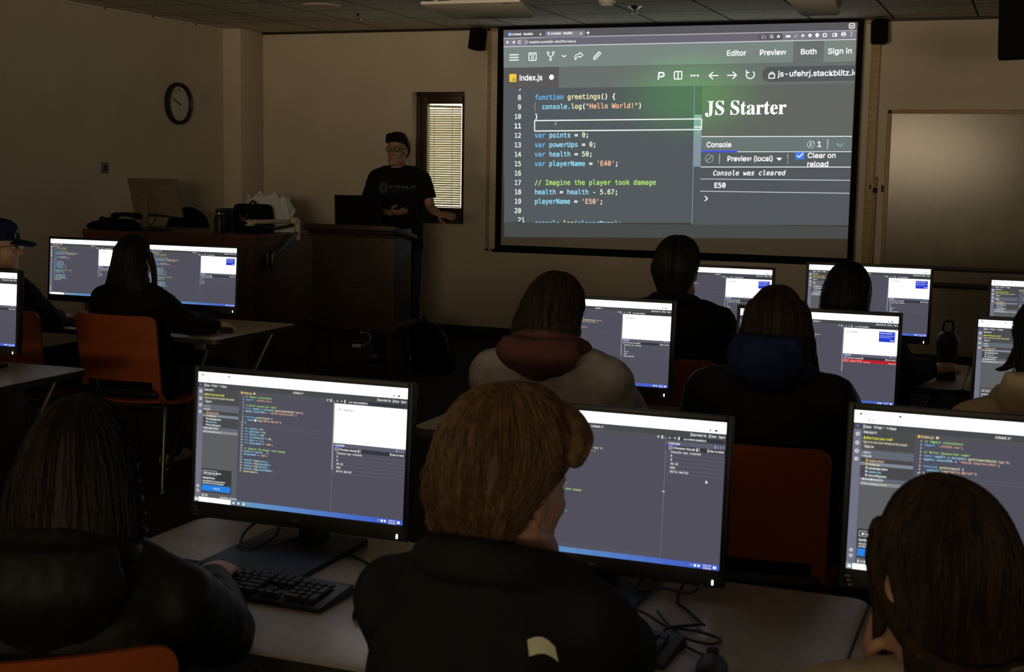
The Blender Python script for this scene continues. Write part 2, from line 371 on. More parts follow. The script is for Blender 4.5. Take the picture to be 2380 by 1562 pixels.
# window: deep reveal, dark timber frame, pane, sill
win = empty('window_1', ((WX0 + WX1) / 2, FY + 0.12, WZ0)); win['kind'] = 'structure'
hw = (WX1 - WX0) / 2; hh = WZ1 - WZ0
f = MB()
ox0, ox1, oz0, oz1 = -5.478 - win.location.x, -5.118 - win.location.x, 1.205 - WZ0, 2.185 - WZ0
for x0, x1, z0, z1 in ((-hw, ox0, 0, hh), (ox1, hw, 0, hh), (ox0, ox1, 0, oz0), (ox0, ox1, oz1, hh)):
    f.box(((x0 + x1) / 2, 0.035, (z0 + z1) / 2), (x1 - x0, 0.07, z1 - z0), 0.004)
for x0, x1, z0, z1 in ((-hw, -hw + 0.035, 0, hh), (hw - 0.03, hw, 0, hh), (-hw, hw, hh - 0.035, hh)):
    f.box(((x0 + x1) / 2, -0.005, (z0 + z1) / 2), (x1 - x0, 0.03, z1 - z0), 0.003)
f.build('window_frame', M_DKWOOD, win)
MB().box(((ox0 + ox1) / 2, 0.06, (oz0 + oz1) / 2), (ox1 - ox0, 0.004, oz1 - oz0)).build('glass_pane', M_GLASS, win)
MB().box((0, -0.075, 0.012), (2 * hw, 0.15, 0.024), 0.004).build('window_sill', M_DKWOOD, win)
bl = empty('window_blind', (win.location.x + (ox0 + ox1) / 2 + 0.005, FY + 0.115, WZ0 + oz1 - 0.012), 0, 'pale slatted venetian blind glowing with daylight in the narrow window', 'blind')
bw = (ox1 - ox0) / 2 - 0.006; bhh = oz1 - oz0
MB().box((0, 0.0, -0.016), (2 * bw - 0.01, 0.028, 0.022), 0.003, rot=Euler((0, R(1.4), 0))).build('headrail', M_SLAT, bl)
sl = MB(); k = 0; z = -0.045
while z > -bhh + 0.03:
    th = R(50 + random.uniform(-1.5, 1.5) - (12 if z > -0.10 else 0)); dz = 0.0125 * math.sin(th); dy = 0.0125 * math.cos(th); jx = random.uniform(-0.0015, 0.0015)
    sag = 0.0008
    P = [[Vector((x + jx, -dy, z + dz)), Vector((x + jx, 0.001, z + 0.0018)), Vector((x + jx, dy, z - dz)), Vector((x + jx, 0.0006, z + 0.0008))] for x in (-bw, bw)]
    sl.rings(P, True); z -= 0.0217
sl.build('slats', M_SLAT, bl)
for x in (-0.10, 0.085): MB().box((x, -0.012, -bhh / 2), (0.004, 0.002, bhh - 0.03)).build('ladder_cord', M_WHITE, bl)
MB().box((0, 0, -bhh + 0.022), (2 * bw, 0.022, 0.012), 0.003).build('bottom_rail', M_SLAT, bl)

# ------------------------------------------------------------------ projection screen and its picture
SY = 11.70; KX = SY / FY
def sc_(x, z): return Vector((x * KX, 0, 1.6027 + (z - 1.6027) * KX))
TL, TR, BR_, BL_ = sc_(-4.661, 2.843), sc_(-1.499, 2.848), sc_(-1.491, 1.044), sc_(-4.623, 0.954)
scr = empty('projection_screen', (-3.05, SY, 0.83), 0, 'large pull-down projection screen showing code, with a black border', 'projection screen')
ox, oz = scr.location.x, scr.location.z
def pmap(u, v, lay):
    a = TL.lerp(TR, u / 1000); b = BL_.lerp(BR_, u / 1000); p = a.lerp(b, v / 600)
    return Vector((p.x - ox, -0.004 - 0.0006 * lay, p.z - oz))
fx0, fx1, fz0, fz1 = sc_(-4.655, 0).x - ox, sc_(-1.49, 0).x - ox, sc_(0, 0.878).z - oz, sc_(0, 2.845).z - oz
bx0, bx1, bz0, bz1 = sc_(-4.716, 0).x - ox, sc_(-1.440, 0).x - ox, sc_(0, 0.829).z - oz, 2.862 - oz
MB().box(((fx0 + fx1) / 2, 0, (fz0 + fz1) / 2), (fx1 - fx0, 0.004, fz1 - fz0)).build('white_fabric', M_FABRIC, scr)
bd = MB()
for x0, x1, z0, z1 in ((bx0, fx0, bz0, bz1), (fx1, bx1, bz0, bz1), (fx0, fx1, bz0, fz0), (fx0, fx1, fz1, bz1)):
    bd.box(((x0 + x1) / 2, 0, (z0 + z1) / 2), (x1 - x0, 0.005, z1 - z0))
bd.build('black_border', M_BLACKM, scr)
MB().tube([(bx0 - 0.02, 0.0, bz0 - 0.006), (bx1 + 0.02, 0.0, bz0 - 0.006)], 0.012, 12).build('bottom_bar', M_BLACKM, scr)
q = UI(pmap)
q.rect(0, 0, 1000, 23, (88, 88, 93)); q.rect(0, 23, 1000, 48, (126, 124, 134)); q.rect(0, 48, 1000, 108, (122, 134, 129))
q.rect(0, 108, 1000, 168, (106, 112, 109)); q.rect(0, 108, 170, 168, (90, 88, 88), 2)
q.rect(0, 168, 569, 557, (84, 90, 93)); q.rect(569, 168, 1000, 310, (99, 101, 97)); q.rect(569, 168, 590, 310, (84, 90, 93), 2)
q.rect(569, 310, 1000, 562, (83, 87, 91)); q.rect(569, 392, 1000, 562, (83, 87, 91), 2)
q.poly([(0, 600), (1000, 600), (1000, 566), (0, 556)], (71, 75, 73), 2)
q.rect(129, 6, 248, 24, (126, 124, 132), 2); q.rect(128, 23, 250, 25, (126, 124, 132), 2)
q.rect(0, 22.2, 128, 24, (190, 188, 198), 3); q.rect(250, 22.2, 1000, 24, (190, 188, 198), 3); q.rect(0, 46.5, 1000, 48.6, (215, 215, 220), 3)
q.rrect(65, 26, 808, 45, 9, (106, 103, 114), 2); q.rrect(740, 26, 808, 45, 9, (92, 90, 96), 3)
q.rect(836, 49, 917, 109, (106, 112, 110), 2); q.rect(917, 49, 1000, 108, (124, 133, 128), 2)
q.poly(([(1000, 118)] + [(774 - 20 * math.sin(R(180 * i / 10)), 139 - 21 * math.cos(R(180 * i / 10))) for i in range(11)] + [(1000, 160)])[::-1], (84, 88, 88), 2)
q.rect(590, 312, 1000, 353, (106, 118, 116), 3); q.rect(590, 356, 1000, 397, (88, 94, 94), 3)
q.rect(568, 249, 590, 396, (132, 148, 160), 3)
for x in (15, 135): q.rrect(x, 8, x + 8, 17, 1.5, (120, 160, 245), 4); q.text(x + 2, 15.5, 8, '?' if x < 50 else 'F', WH, F_SANS, 0.02, lay=5)
q.text(23, 15.5, 8.6, 'Js (forked) - StackBlitz', WH, F_SANS, 0.025, 68); q.text(145, 15.5, 8.6, 'Js (forked) - StackBlitz', WH, F_SANS, 0.025, 66)
for x in (114, 236): q.line([(x - 2.5, 12), (x + 2.5, 17)], 1.6, WH); q.line([(x - 2.5, 17), (x + 2.5, 12)], 1.6, WH)
q.line([(252, 13), (262, 13)], 2.4, WH); q.line([(257, 8), (257, 18)], 2.4, WH)
for x, d in ((13, -1), (31, 1)): q.line([(x - 4, 35), (x + 4, 35)], 2, WH); q.line([(x, 31), (x + 4 * d, 35), (x, 39)], 2, WH)
q.ring(50, 35, 4, 1.8, WH, a0=20, a1=330); q.ring(71, 36, 6, 1.2, (175, 175, 180)); q.line([(68, 34), (74, 34)], 1.4, WH); q.line([(68, 38), (74, 38)], 1.4, WH)
q.text(80, 39, 9, 'stackblitz.com/edit/js-ufehrj?file=index.js', (240, 240, 240), F_SANS, 0.02, 141)
q.frame(751, 32, 760, 39, 2, WH); q.ring(776, 34, 3.6, 2, WH); q.line([(778, 37), (782, 41)], 2, WH)
q.poly([(795 + (5.5 if i % 2 == 0 else 2.4) * math.sin(i * math.pi / 5), 35 - (5.5 if i % 2 == 0 else 2.4) * math.cos(i * math.pi / 5)) for i in range(10)][::-1], WH, 4, 1)
q.disc(818, 35, 3.2, WH); q.disc(824, 35, 3.2, WH); q.line([(838, 38), (845, 32)], 2.5, (200, 198, 206)); q.disc(860, 34, 4, (225, 230, 235)); q.disc(879, 34, 4.5, WH)
q.disc(898, 33, 5, WH); q.poly([(898, 41), (902, 36), (894, 36)], WH, 4, 1); q.frame(914, 30, 922, 38, 2.4, WH); q.line([(927, 29), (927, 39)], .8, (150, 148, 156))
q.frame(939, 30, 949, 38, 2, WH); q.rect(945, 30, 949, 38, WH, 4); q.disc(967, 33, 6.5, WH); q.disc(967, 31, 2.2, (120, 118, 128), 5); q.line([(963, 37), (971, 37)], 2.4, (120, 118, 128), 5)
for z in (28, 33, 38): q.disc(987, z, 1.4, WH)
q.rrect(979, 2, 996, 19, 5, (205, 200, 192), 3); q.disc(987.5, 10, 5, (110, 108, 104), 4); q.line([(984.5, 9), (987.5, 12), (990.5, 9)], 2.2, WH, 5)
for z in (71, 78.5, 86): q.line([(18, z), (47, z)], 3, WH)
q.frame(79, 67, 101, 88, 2.6, WH); q.frame(84, 67.5, 95, 73, 2, WH); q.ring(90, 80.5, 3.6, 2.2, WH)
for x, z in ((137.5, 67.5), (153, 67.5), (145, 86)): q.ring(x, z, 3.2, 2.2, WH)
q.line([(137.5, 71), (138.5, 75.5), (145, 78), (151.8, 75.5), (153, 71)], 2.4, WH); q.line([(145, 78), (145, 83)], 2.4, WH)
q.line([(179, 75), (185.5, 80), (192, 75)], 2.6, WH)
q.line([(220, 88), (217.5, 81), (221, 75), (230, 72), (233, 72), (233, 67.5), (242.5, 75.5), (233, 83), (233, 78.5), (226, 80), (222, 84), (222, 88), (219, 88)], 2.2, WH)
q.line([(274, 88), (276, 81), (290, 67), (295, 70), (295, 73), (281, 87), (274, 89)], 2.4, WH); q.line([(278, 84), (291, 70.5)], 1.6, WH)
for t, x, wd in (('Editor', 655, 54), ('Preview', 745, 72), ('Both', 855, 43), ('Sign in', 927, 63)): q.text(x, 85.5, 20.5, t, WH, F_SANS, 0.022, wd)
q.rrect(18, 126, 40, 149, 3, (248, 205, 70), 3); q.text(24, 146, 12, 'JS', (70, 60, 30), F_SANS, 0.015, 14, lay=5)
q.text(49, 145, 22, 'index.js', WH, F_SANS, 0.022, 71); q.disc(148, 137, 7.6, WH)
q.line([(464, 149), (466, 129)], 4, WH); q.line([(464, 130), (476, 129), (481, 134), (478, 140), (468, 141)], 4.4, WH)
q.frame(510, 127, 531, 148, 3, WH); q.line([(520.5, 127), (520.5, 148)], 3, WH)
for x in (559, 567, 576): q.disc(x, 139, 3, WH)
q.line([(608, 140), (634, 140)], 3, WH); q.line([(619, 130), (608, 140), (619, 150)], 3, WH); q.line([(658, 140), (684, 140)], 3, WH); q.line([(673, 130), (684, 140), (673, 150)], 3, WH)
q.ring(722, 139, 11, 3, WH, a0=-50, a1=215, n=24); q.line([(711, 126), (711, 133), (719, 133)], 3, WH)
q.frame(773, 138, 788, 150, 2.6, WH); q.ring(780.5, 138, 5, 2.4, WH, a0=180, a1=360)
q.text(797, 145.5, 21, 'js-ufehrj.stackblitz.io', WH, F_SANS, 0.02, 212, clip=(1000, 999))
q.line([(568, 168), (568, 249)], 1.2, (150, 175, 165)); q.line([(569, 396), (569, 561)], 1.2, (165, 172, 180)); q.line([(0, 108), (1000, 108)], .8, (92, 100, 98))
q.text(600, 250, 61, '\U0001D409\U0001D412 \U0001D412\U0001D42D\U0001D41A\U0001D42B\U0001D42D\U0001D41E\U0001D42B', WH, F_MATH, 0.012, 223)
A = 11.1; Z = 19.0; XC = 96.5; B = 0.022
for k in range(8, 21): q.code(55 - 11.1 * len(str(k)), 200.5 + 27.4 * (k - 8), Z, [(str(k), WH if k == 11 else (235, 235, 232))], 0.03 if k == 11 else B, A)
q.code(43.5, 556.5, Z, [('21', (235, 235, 232))], B, A); q.rect(30, 554.5, 60, 566, (71, 75, 73), 5)
q.code(46, 174, Z, [('7', (235, 235, 232))], B, A); q.rect(40, 160, 60, 168, (86, 84, 84), 5)
def ln(k, *sp): q.code(XC, 200.5 + 27.4 * (k - 8), Z, sp, B, A)
ln(8, ('function ', BLU), ('greetings', CRE), ('() {', WH)); ln(9, ('  console.', CYA), ('log', CRE), ('(', WH), ('"Hello World!"', SAL), (')', WH)); ln(10, ('}', WH))
ln(12, ('var ', BLU), ('points', CYA), (' = ', WH), ('0', NUM), (';', WH)); ln(13, ('var ', BLU), ('powerUps', CYA), (' = ', WH), ('0', NUM), (';', WH))
ln(14, ('var ', BLU), ('health', CYA), (' = ', WH), ('50', NUM), (';', WH)); ln(15, ('var ', BLU), ('playerName', CYA), (' = ', WH), ("'E40'", SAL), (';', WH))
ln(17, ('// Imagine the player took damage', COM)); ln(18, ('health', CYA), (' = ', WH), ('health', CYA), (' - ', WH), ('5.67', NUM), (';', WH))
ln(19, ('playerName', CYA), (' = ', WH), ("'E50'", SAL), (';', WH))
q.code(XC, 566, Z, [('console.', CYA), ('log', CRE), ('(playerName);', CYA)], B, A, clip=(2000, 557))
q.line([(97.5, 209), (97.5, 233)], 1, (190, 195, 198)); q.frame(96.5, 261, 590, 291, 3.4, (240, 244, 238), 5); q.line([(569, 284), (588, 284)], 3, WH, 5)
q.line([(161, 264), (161, 273)], 1.5, (210, 215, 210)); q.line([(158.5, 273), (163.5, 273)], 1.5, (210, 215, 210))
q.line([(590, 311), (1000, 313.5)], 2.4, (235, 240, 238), 5); q.line([(590, 354), (1000, 356)], 2.2, (230, 235, 233), 5); q.line([(590, 353), (692, 354)], 4, (70, 80, 245), 6)
q.text(605, 341, 20, 'Console', WH, F_SANS, 0.022, 70); q.ring(892, 335, 9.5, 2.6, WH, n=20); q.text(890, 340, 14, 'i', WH, F_SANS, 0.04); q.text(908, 342, 20.5, '1', WH, F_SANS, 0.024)
q.line([(937, 321), (936.5, 350)], 2.6, WH); q.line([(961, 333), (970, 341), (979, 333)], 3, WH)
q.ring(614, 373, 11, 2.6, WH, n=22); q.line([(606, 380), (622, 366)], 2.6, WH); q.line([(643, 360), (643, 389)], 2.6, WH)
q.text(664, 381, 20, 'Preview (local)', WH, F_SANS, 0.022, 126); q.poly([(800, 372), (808, 381), (816, 372)][::-1], WH, 4, 1); q.line([(831, 361), (830.5, 391)], 2.6, WH)
q.rrect(851, 355, 876, 377, 3, (70, 125, 235), 5); q.line([(856, 366), (862, 371), (872, 360)], 3, WH, 6); q.text(884, 373, 20, 'Clear on', WH, F_SANS, 0.022, 75, lay=6); q.text(883.5, 397, 20, 'reload', WH, F_SANS, 0.022, 57, lay=6)
q.line([(590, 397), (1000, 399)], 2.4, (230, 235, 233), 5); q.line([(590, 431), (1000, 436)], 2, (205, 210, 212), 5); q.line([(590, 466), (1000, 472)], 2, (205, 210, 212), 5)
q.text(624, 421, 18.5, 'Console was cleared', WH, F_MONO, 0.02, 203, shear=0.2); q.text(629, 456, 19, 'E50', WH, F_MONO, 0.028, 33); q.line([(604, 480), (612, 487), (604, 494)], 3, WH)
link_mesh('projected_picture', q.mesh('projected_picture', [M_PROJ, M_TEXT]), scr)

# framed board hidden behind the pulled-down screen
wb2 = empty('covered_whiteboard', (-3.05, FY - 0.001, 0.82), 0, 'wood-framed whiteboard almost covered by the projection screen', 'whiteboard')
MB().box((0, -0.015, 1.02), (3.44, 0.012, 2.0)).build('writing_surface', M_PAINT, wb2)
f = MB()
for c, d in (((-1.735, -0.02, 1.02), (0.03, 0.036, 2.04)), ((1.720, -0.02, 1.02), (0.075, 0.036, 2.04)), ((0, -0.02, 0.012), (3.5, 0.036, 0.03)), ((0, -0.02, 2.025), (3.5, 0.036, 0.03))): f.box(c, d, 0.004)
f.build('frame', M_OAK, wb2)
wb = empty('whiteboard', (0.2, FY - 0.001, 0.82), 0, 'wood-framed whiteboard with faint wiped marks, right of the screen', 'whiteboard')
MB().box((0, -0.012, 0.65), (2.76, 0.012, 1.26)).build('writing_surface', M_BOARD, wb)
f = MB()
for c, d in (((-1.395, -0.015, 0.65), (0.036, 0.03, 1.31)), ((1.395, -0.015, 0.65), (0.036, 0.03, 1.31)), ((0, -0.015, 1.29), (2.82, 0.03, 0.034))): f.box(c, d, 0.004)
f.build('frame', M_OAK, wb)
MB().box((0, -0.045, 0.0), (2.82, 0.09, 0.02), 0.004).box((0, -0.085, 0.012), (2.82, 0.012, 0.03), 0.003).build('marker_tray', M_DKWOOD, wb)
po = empty('wooden_pointer', (-1.283, FY - 0.03, 0.83), 0, 'thin brown wooden pointer hanging upright between screen and whiteboard', 'pointer')
MB().tube([(0, 0, 0), (0.0, 0, 0.70)], [0.011, 0.013], 10).tube([(0, 0, 0.70), (0.01, 0, 0.735)], [0.013, 0.008], 10).build('shaft', M_OAK, po)
MB().tube([(0, 0, 0.64), (0, -0.02, 0.62)], 0.017, 8).build('collar', M_BLACK, po)
for x, lb in ((-1.292, 'small dark wall hook left of the wooden pointer'), (-1.222, 'small dark hook on the whiteboard frame, right of the pointer')):
    h = empty('wall_hook', (x - (0.03 if x < -1.25 else 0), FY - (0.0 if x < -1.25 else 0.03), 1.47), 0, lb, 'hook')
    MB().box((0, -0.006, 0.0), (0.02, 0.012, 0.05), 0.003).build('plate', M_DKWOOD, h); MB().tube(spline([(0, -0.01, 0.012), (0, -0.045, 0.005), (0, -0.05, 0.03)], 5), 0.006, 8).build('prong', M_DKWOOD, h)

# clock, switch, wall speakers
ck = empty('wall_clock', (LX, 10.637, 2.125), -math.pi / 2 + math.pi, 'round black-rimmed wall clock on the left wall', 'clock')
ck.rotation_euler = (0, 0, math.pi / 2)     # local -y faces into the room
MB().lathe([(0.155, 0.0), (0.188, 0.0), (0.192, 0.02), (0.188, 0.045), (0.172, 0.05), (0.165, 0.034), (0.155, 0.03)], (0, 0, 0), 48, axis=(0, -1, 0), closed=True).build('rim', M_BLACK, ck)
MB().lathe([(0.001, 0.02), (0.166, 0.02), (0.166, 0.026), (0.001, 0.027)], (0, 0, 0), 48, axis=(0, -1, 0)).build('dial', M_DIAL, ck)
for k in range(1, 13):
    a = R(30 * k); v, f = text_geo(str(k), F_SANS, 0.01); wd = max(p[0] for p in v)
    MB().add([(math.sin(a) * 0.132 + (p[0] - wd / 2) * 0.036, -0.0285, math.cos(a) * 0.132 + (p[1] - 0.36) * 0.036) for p in v], f).build('numeral', M_BLACK, ck)
def hand(name, ang, L, wd):
    a = R(ang); d = Vector((math.sin(a), 0, math.cos(a))); n = Vector((d.z, 0, -d.x)) * wd
    P = [d * -0.03 + n, d * L + n * .5, d * L - n * .5, d * -0.03 - n]
    MB().rings([[p + Vector((0, -0.030, 0)) for p in P], [p + Vector((0, -0.033, 0)) for p in P]]).build(name, M_BLACK, ck)
hand('hour_hand', 292, 0.085, 0.006); hand('minute_hand', 296, 0.125, 0.004)
sw = empty('light_switch', (LX, 9.583, 1.538), math.pi / 2, 'small square switch plate on the left wall below the clock', 'switch')
MB().box((0, -0.006, 0), (0.085, 0.012, 0.09), 0.003).build('cover_plate', M_GREYM, sw); MB().box((0, -0.015, 0), (0.03, 0.012, 0.05), 0.003).build('rocker', M_BLACK, sw)
def wall_speaker(x, z, rz, lb):
    t = empty('wall_speaker', (x, FY, z), 0, lb, 'speaker', 'speakers beside the screen')
    MB().box((0, -0.012, 0.06), (0.03, 0.024, 0.12), 0.004).tube([(0, -0.02, 0.06), (0, -0.06, 0.05)], 0.012, 8).build('bracket', M_BLACKM, t)
    rt = Euler((R(-8), 0, rz)); c = Vector((0, -0.12, 0))
    MB().box(c, (0.12, 0.11, 0.19), 0.012, rot=rt).build('cabinet', M_BLACKM, t)
    MB().box(c + rt.to_matrix() @ Vector((0, -0.058, 0)), (0.10, 0.006, 0.17), 0.002, rot=rt).build('grille', M_BLACKM, t)
wall_speaker(-4.87, 2.755, R(-28), 'small black wall speaker left of the projection screen'); wall_speaker(-1.30, 2.755, R(20), 'small black wall speaker right of the projection screen')

# ------------------------------------------------------------------ ceiling fittings
def projector(loc, sx, lb, hood, tray):
    t = empty('ceiling_projector', loc, 0, lb, 'projector')
    MB().box((0, 0.0, 0.085), (sx, 0.34, 0.13), 0.015).build('housing', M_CREAM, t)
    MB().tube([(0, 0.05, 0.15), (0, 0.05, CZ - loc[2])], 0.03, 16).lathe([(0.09, CZ - loc[2] - 0.015), (0.09, CZ - loc[2])], (0, 0.05, 0), 24).build('ceiling_mount', M_CREAM, t)
    MB().tube([(sx * 0.2, 0.165, 0.085), (sx * 0.2, 0.20, 0.085)], 0.045, 20).build('lens', M_BLACK, t)
    if hood:
        MB().box((-sx * 0.36, -0.171, 0.085), (sx * 0.16, 0.006, 0.11), 0.002).build('side_vent', M_BLACK, t)
        pp = MB().box((sx * 0.06, -0.171, 0.07), (sx * 0.46, 0.004, 0.085), 0.001).build('port_panel', M_CREAM, t)
        for i, (wd, ht) in enumerate(((.026, .01), (.014, .016), (.01, .012), (.016, .016), (.034, .014), (.014, .012), (.026, .012), (.03, .012), (.03, .02), (.03, .018))):
            MB().box((sx * (-0.13 + 0.043 * i), -0.174, 0.062 + 0.003 * i), (wd * .75, 0.004, ht), 0.001).build('port', M_BLACK, pp)
        MB().box((sx * 0.46, -0.12, 0.085), (sx * 0.085, 0.1, 0.132), 0.003).build('end_vent', M_BLACKM, t)
    else:
        MB().ell((-sx * 0.05, -0.172, 0.065), (0.012, 0.006, 0.012)).build('status_light', M_LAMP, t)
    MB().prism([(-tray, -0.19), (tray, -0.19), (tray * 0.93, 0.10), (tray * 0.82, 0.13), (-tray * 0.72, 0.13), (-tray * 0.8, 0.10)], -0.006, 0.012, 'z', 0, 0.003).build('tray', M_WHITE, t).rotation_euler = (R(-9), 0, 0)
    return t
projector((-2.93, 7.10, 2.452), 0.44, 'cream ceiling projector over a white tray, above the left of the screen', True, 0.29)
projector((-1.15, 7.36, 2.455), 0.22, 'small cream ceiling projector with an amber light, above the screen right', False, 0.12)
def ceil_disc(name, x, y, prof, m, lb, cat, extra=None):
    t = empty(name, (x, y, CZ), 0, lb, cat); MB().lathe([(r, -z) for r, z in prof][::-1], (0, 0, 0), 28).build('body', m, t)
    if extra: extra(t)
ceil_disc('ceiling_speaker', -5.49, 9.885, [(0.001, 0.006), (0.12, 0.006), (0.15, 0.012), (0.16, 0.0)], M_CREAM, 'flat round ceiling speaker cover above the presenter', 'ceiling speaker')
ceil_disc('smoke_detector', -3.13, 10.05, [(0.001, 0.05), (0.045, 0.048), (0.055, 0.03), (0.065, 0.028), (0.07, 0.0)], M_WHITE, 'small round white smoke detector at the top edge, left of a ceiling sprinkler', 'smoke detector')
def sprk(t): MB().lathe([(0.001, -0.055), (0.022, -0.053), (0.03, -0.047), (0.004, -0.044)], (0, 0, 0), 18).tube([(0.018, 0, -0.02), (0.0, 0, -0.045), (-0.018, 0, -0.02)], 0.003, 6).build('deflector', M_STEEL, t)
ceil_disc('ceiling_sprinkler', -3.05, 10.53, [(0.001, 0.03), (0.02, 0.028), (0.04, 0.012), (0.06, 0.0)], M_STEEL, 'bright metal fire sprinkler head above the middle of the screen', 'sprinkler', sprk)
ceil_disc('ceiling_sprinkler', -5.48, 10.516, [(0.001, 0.02), (0.012, 0.018), (0.018, 0.008), (0.025, 0.0)], M_STEEL, 'tiny metal sprinkler on the ceiling left of the large projector', 'sprinkler', sprk)
tv = empty('hanging_television', (0.30, 6.0, 2.08), 0, 'black ceiling-hung screen at the top right corner', 'television')
tr_ = Euler((R(-6), R(-2.2), 0))
MB().box(tr_.to_matrix() @ Vector((0, 0, 0.31)), (0.98, 0.07, 0.60), 0.012, rot=tr_).build('casing', M_BLACKM, tv)
MB().box(tr_.to_matrix() @ Vector((0, -0.037, 0.32)), (0.93, 0.004, 0.53), 0.001, rot=tr_).build('panel', M_BLACKM, tv)
MB().tube([(0, 0.07, 0.3), (0, 0.07, CZ - 2.08)], 0.025, 12).box((0, 0.05, 0.3), (0.2, 0.04, 0.2), 0.005).build('mount', M_BLACKM, tv)

# ------------------------------------------------------------------ desktop monitors
MW, MH, TILT = 0.5313, 0.2989, R(4.34)
WHT = 1.7
def monitor_ui(side, split, preview, popup, error, cursor=None, rows=6, edge=True, active=None):
    def fn(u, v, lay): return Vector(((u / 1920 - 0.5) * MW, -0.0006 - 0.00035 * lay, (1 - v / 1080) * MH))
    g = UI(fn); sx = 400 if side else 62; X0 = sx
    g.rect(0, 0, 1920, 1080, (80, 79, 91), 0)
    g.rect(0, 0, 1920, 84, (255, 255, 253), 1, 0, WHT)
    g.rect(0, 84, 1920, 128, (72, 73, 76)); g.rect(0, 128, 1920, 162, (70, 71, 78)); g.rect(X0, 128, split, 162, (82, 82, 88), 2)
    g.rect(0, 128, 56, 1040, (112, 114, 132), 2)
    gr = (40, 40, 40)
    g.text(34, 30, 20, '\u25a0', gr, F_SANS, .019); g.text(60, 30, 19, 'Welcome - Computer', gr, F_SANS, .019); g.text(290, 30, 19, '\u25a0  Project Tutorial - JavaScript   \u00d7   +', gr, F_SANS, .019)
    g.text(24, 70, 20, '\u2190   \u2192   \u27f3   \u2302', gr, F_SANS, .019); g.text(160, 70, 19, 'stackblitz.com/edit/js-starter?file=index.js', gr, F_SANS, .019)
    g.text(1640, 72, 20, '\u2606  \u25a1  \u25c7  \u2261  \u25cf', gr, F_SANS, .019, 220); g.text(1800, 26, 18, '\u2212   \u25a1   \u00d7', gr, F_SANS, .019)
    g.text(62, 116, 24, '\u25a3 Save    \u03a8 Fork  \u02c5   \u21aa Share', WH, F_SANS, 0.019, 215); g.poly([(26, 92), (16, 108), (26, 106), (22, 120), (36, 102), (27, 104)][::-1], (110, 130, 250), 4, 1)
    g.text(900 if side else 960, 116, 23, 'Js (forked)  \u25b3 \u02c5', WH, F_SANS, 0.019, 100); g.text(1660, 116, 23, '\u25a3 Open in New Tab', WH, F_SANS, 0.019, 116); g.text(1795, 116, 23, '\u25a3 Close', WH, F_SANS, 0.019, 54); g.text(1868, 116, 23, 'Sign in', WH, F_SANS, 0.019, 46)
    for z in (160, 220, 276, 330): g.ring(28, z, 10, 5, WH, n=10)
    for z in (952, 990): g.ring(28, z, 9, 4, WH, n=10)
    if side:
        g.rect(56, 128, 400, 1040, (92, 94, 95), 2); g.rect(56, 128, 400, 260, (74, 75, 76), 3)
        g.text(66, 152, 20, 'PROJECT', WH, F_SANS, .019); g.text(66, 190, 24, '\u26a0 Don\u2019t lose your work!', (235, 235, 60), F_SANS, .019, 190); g.text(66, 216, 19, 'Sign in to save your changes to this project.', (235, 228, 190), F_SANS, .019, 290)
        g.frame(68, 226, 124, 254, 1.5, (150, 150, 150)); g.text(76, 247, 20, 'Sign in', WH, F_SANS, .019)
        g.rect(56, 268, 400, 318, (98, 104, 116), 4); g.text(62, 288, 19, '\u203a INFO', WH, F_SANS, .019); g.text(62, 312, 19, '\u02c5 FILES', WH, F_SANS, .019, lay=6)
        g.rect(56, 318, 400, 450, (72, 73, 74), 4); g.rect(56, 346, 400, 368, (128, 136, 152), 5)
        for k, (t, c) in enumerate((('index.html', SAL), ('index.js', CRE), ('package.json', WH), ('style.css', CYA), ('tsconfig.json', WH))):
            g.rect(92, 326 + 25 * k, 106, 340 + 25 * k, (230, 170, 60) if k < 2 else (200, 205, 215), 6, 1); g.text(114, 341 + 25 * k, 20, t, c, F_SANS, .019, lay=7)
        g.rect(56, 450, 400, 472, (98, 104, 116), 4); g.text(62, 468, 18, '\u02c5 DEPENDENCIES', WH, F_SANS, .019, lay=6); g.rect(62, 478, 396, 502, (136, 138, 140), 4); g.text(68, 497, 18, 'Enter package name', (225, 225, 225), F_SANS, .01, lay=6)
        g.rrect(64, 800, 352, 998, 6, (56, 57, 60), 4); g.frame(76, 816, 210, 850, 2, WH, 5); g.text(90, 841, 20, '\u25cf Featured event', WH, F_SANS, .019, lay=6)
        g.text(74, 884, 23, 'OpenSkyMemories', WH, F_SANS, .019, 120, lay=6); g.text(74, 908, 17, 'Using StackBlitz for community projects', WH, F_SANS, .019, 220, lay=6); g.text(74, 926, 17, 'and websites with fast and simple pages', WH, F_SANS, .019, 205, lay=6)
        g.rrect(68, 936, 344, 986, 4, (40, 130, 225), 5); g.text(180, 967, 18, 'Let\u2019s go', WH, F_SANS, .01, lay=6); g.text(72, 1030, 20, '\u25c2 \u25a1 \u224b', WH, F_SANS, .019, lay=6); g.text(250, 1034, 16, 'StackBlitz.com/edit/js', WH, F_SANS, .019, lay=6)
    g.text(X0 + 16, 152, 22, '\u25a0', (250, 190, 60), F_SANS, .019, lay=6); g.text(X0 + 40, 152, 23, 'index.js  \u25cf', (250, 210, 150), F_SANS, .019, lay=6)
    xs = X0 + (62 if side else 74); zs = 19.5; lh = 23.6
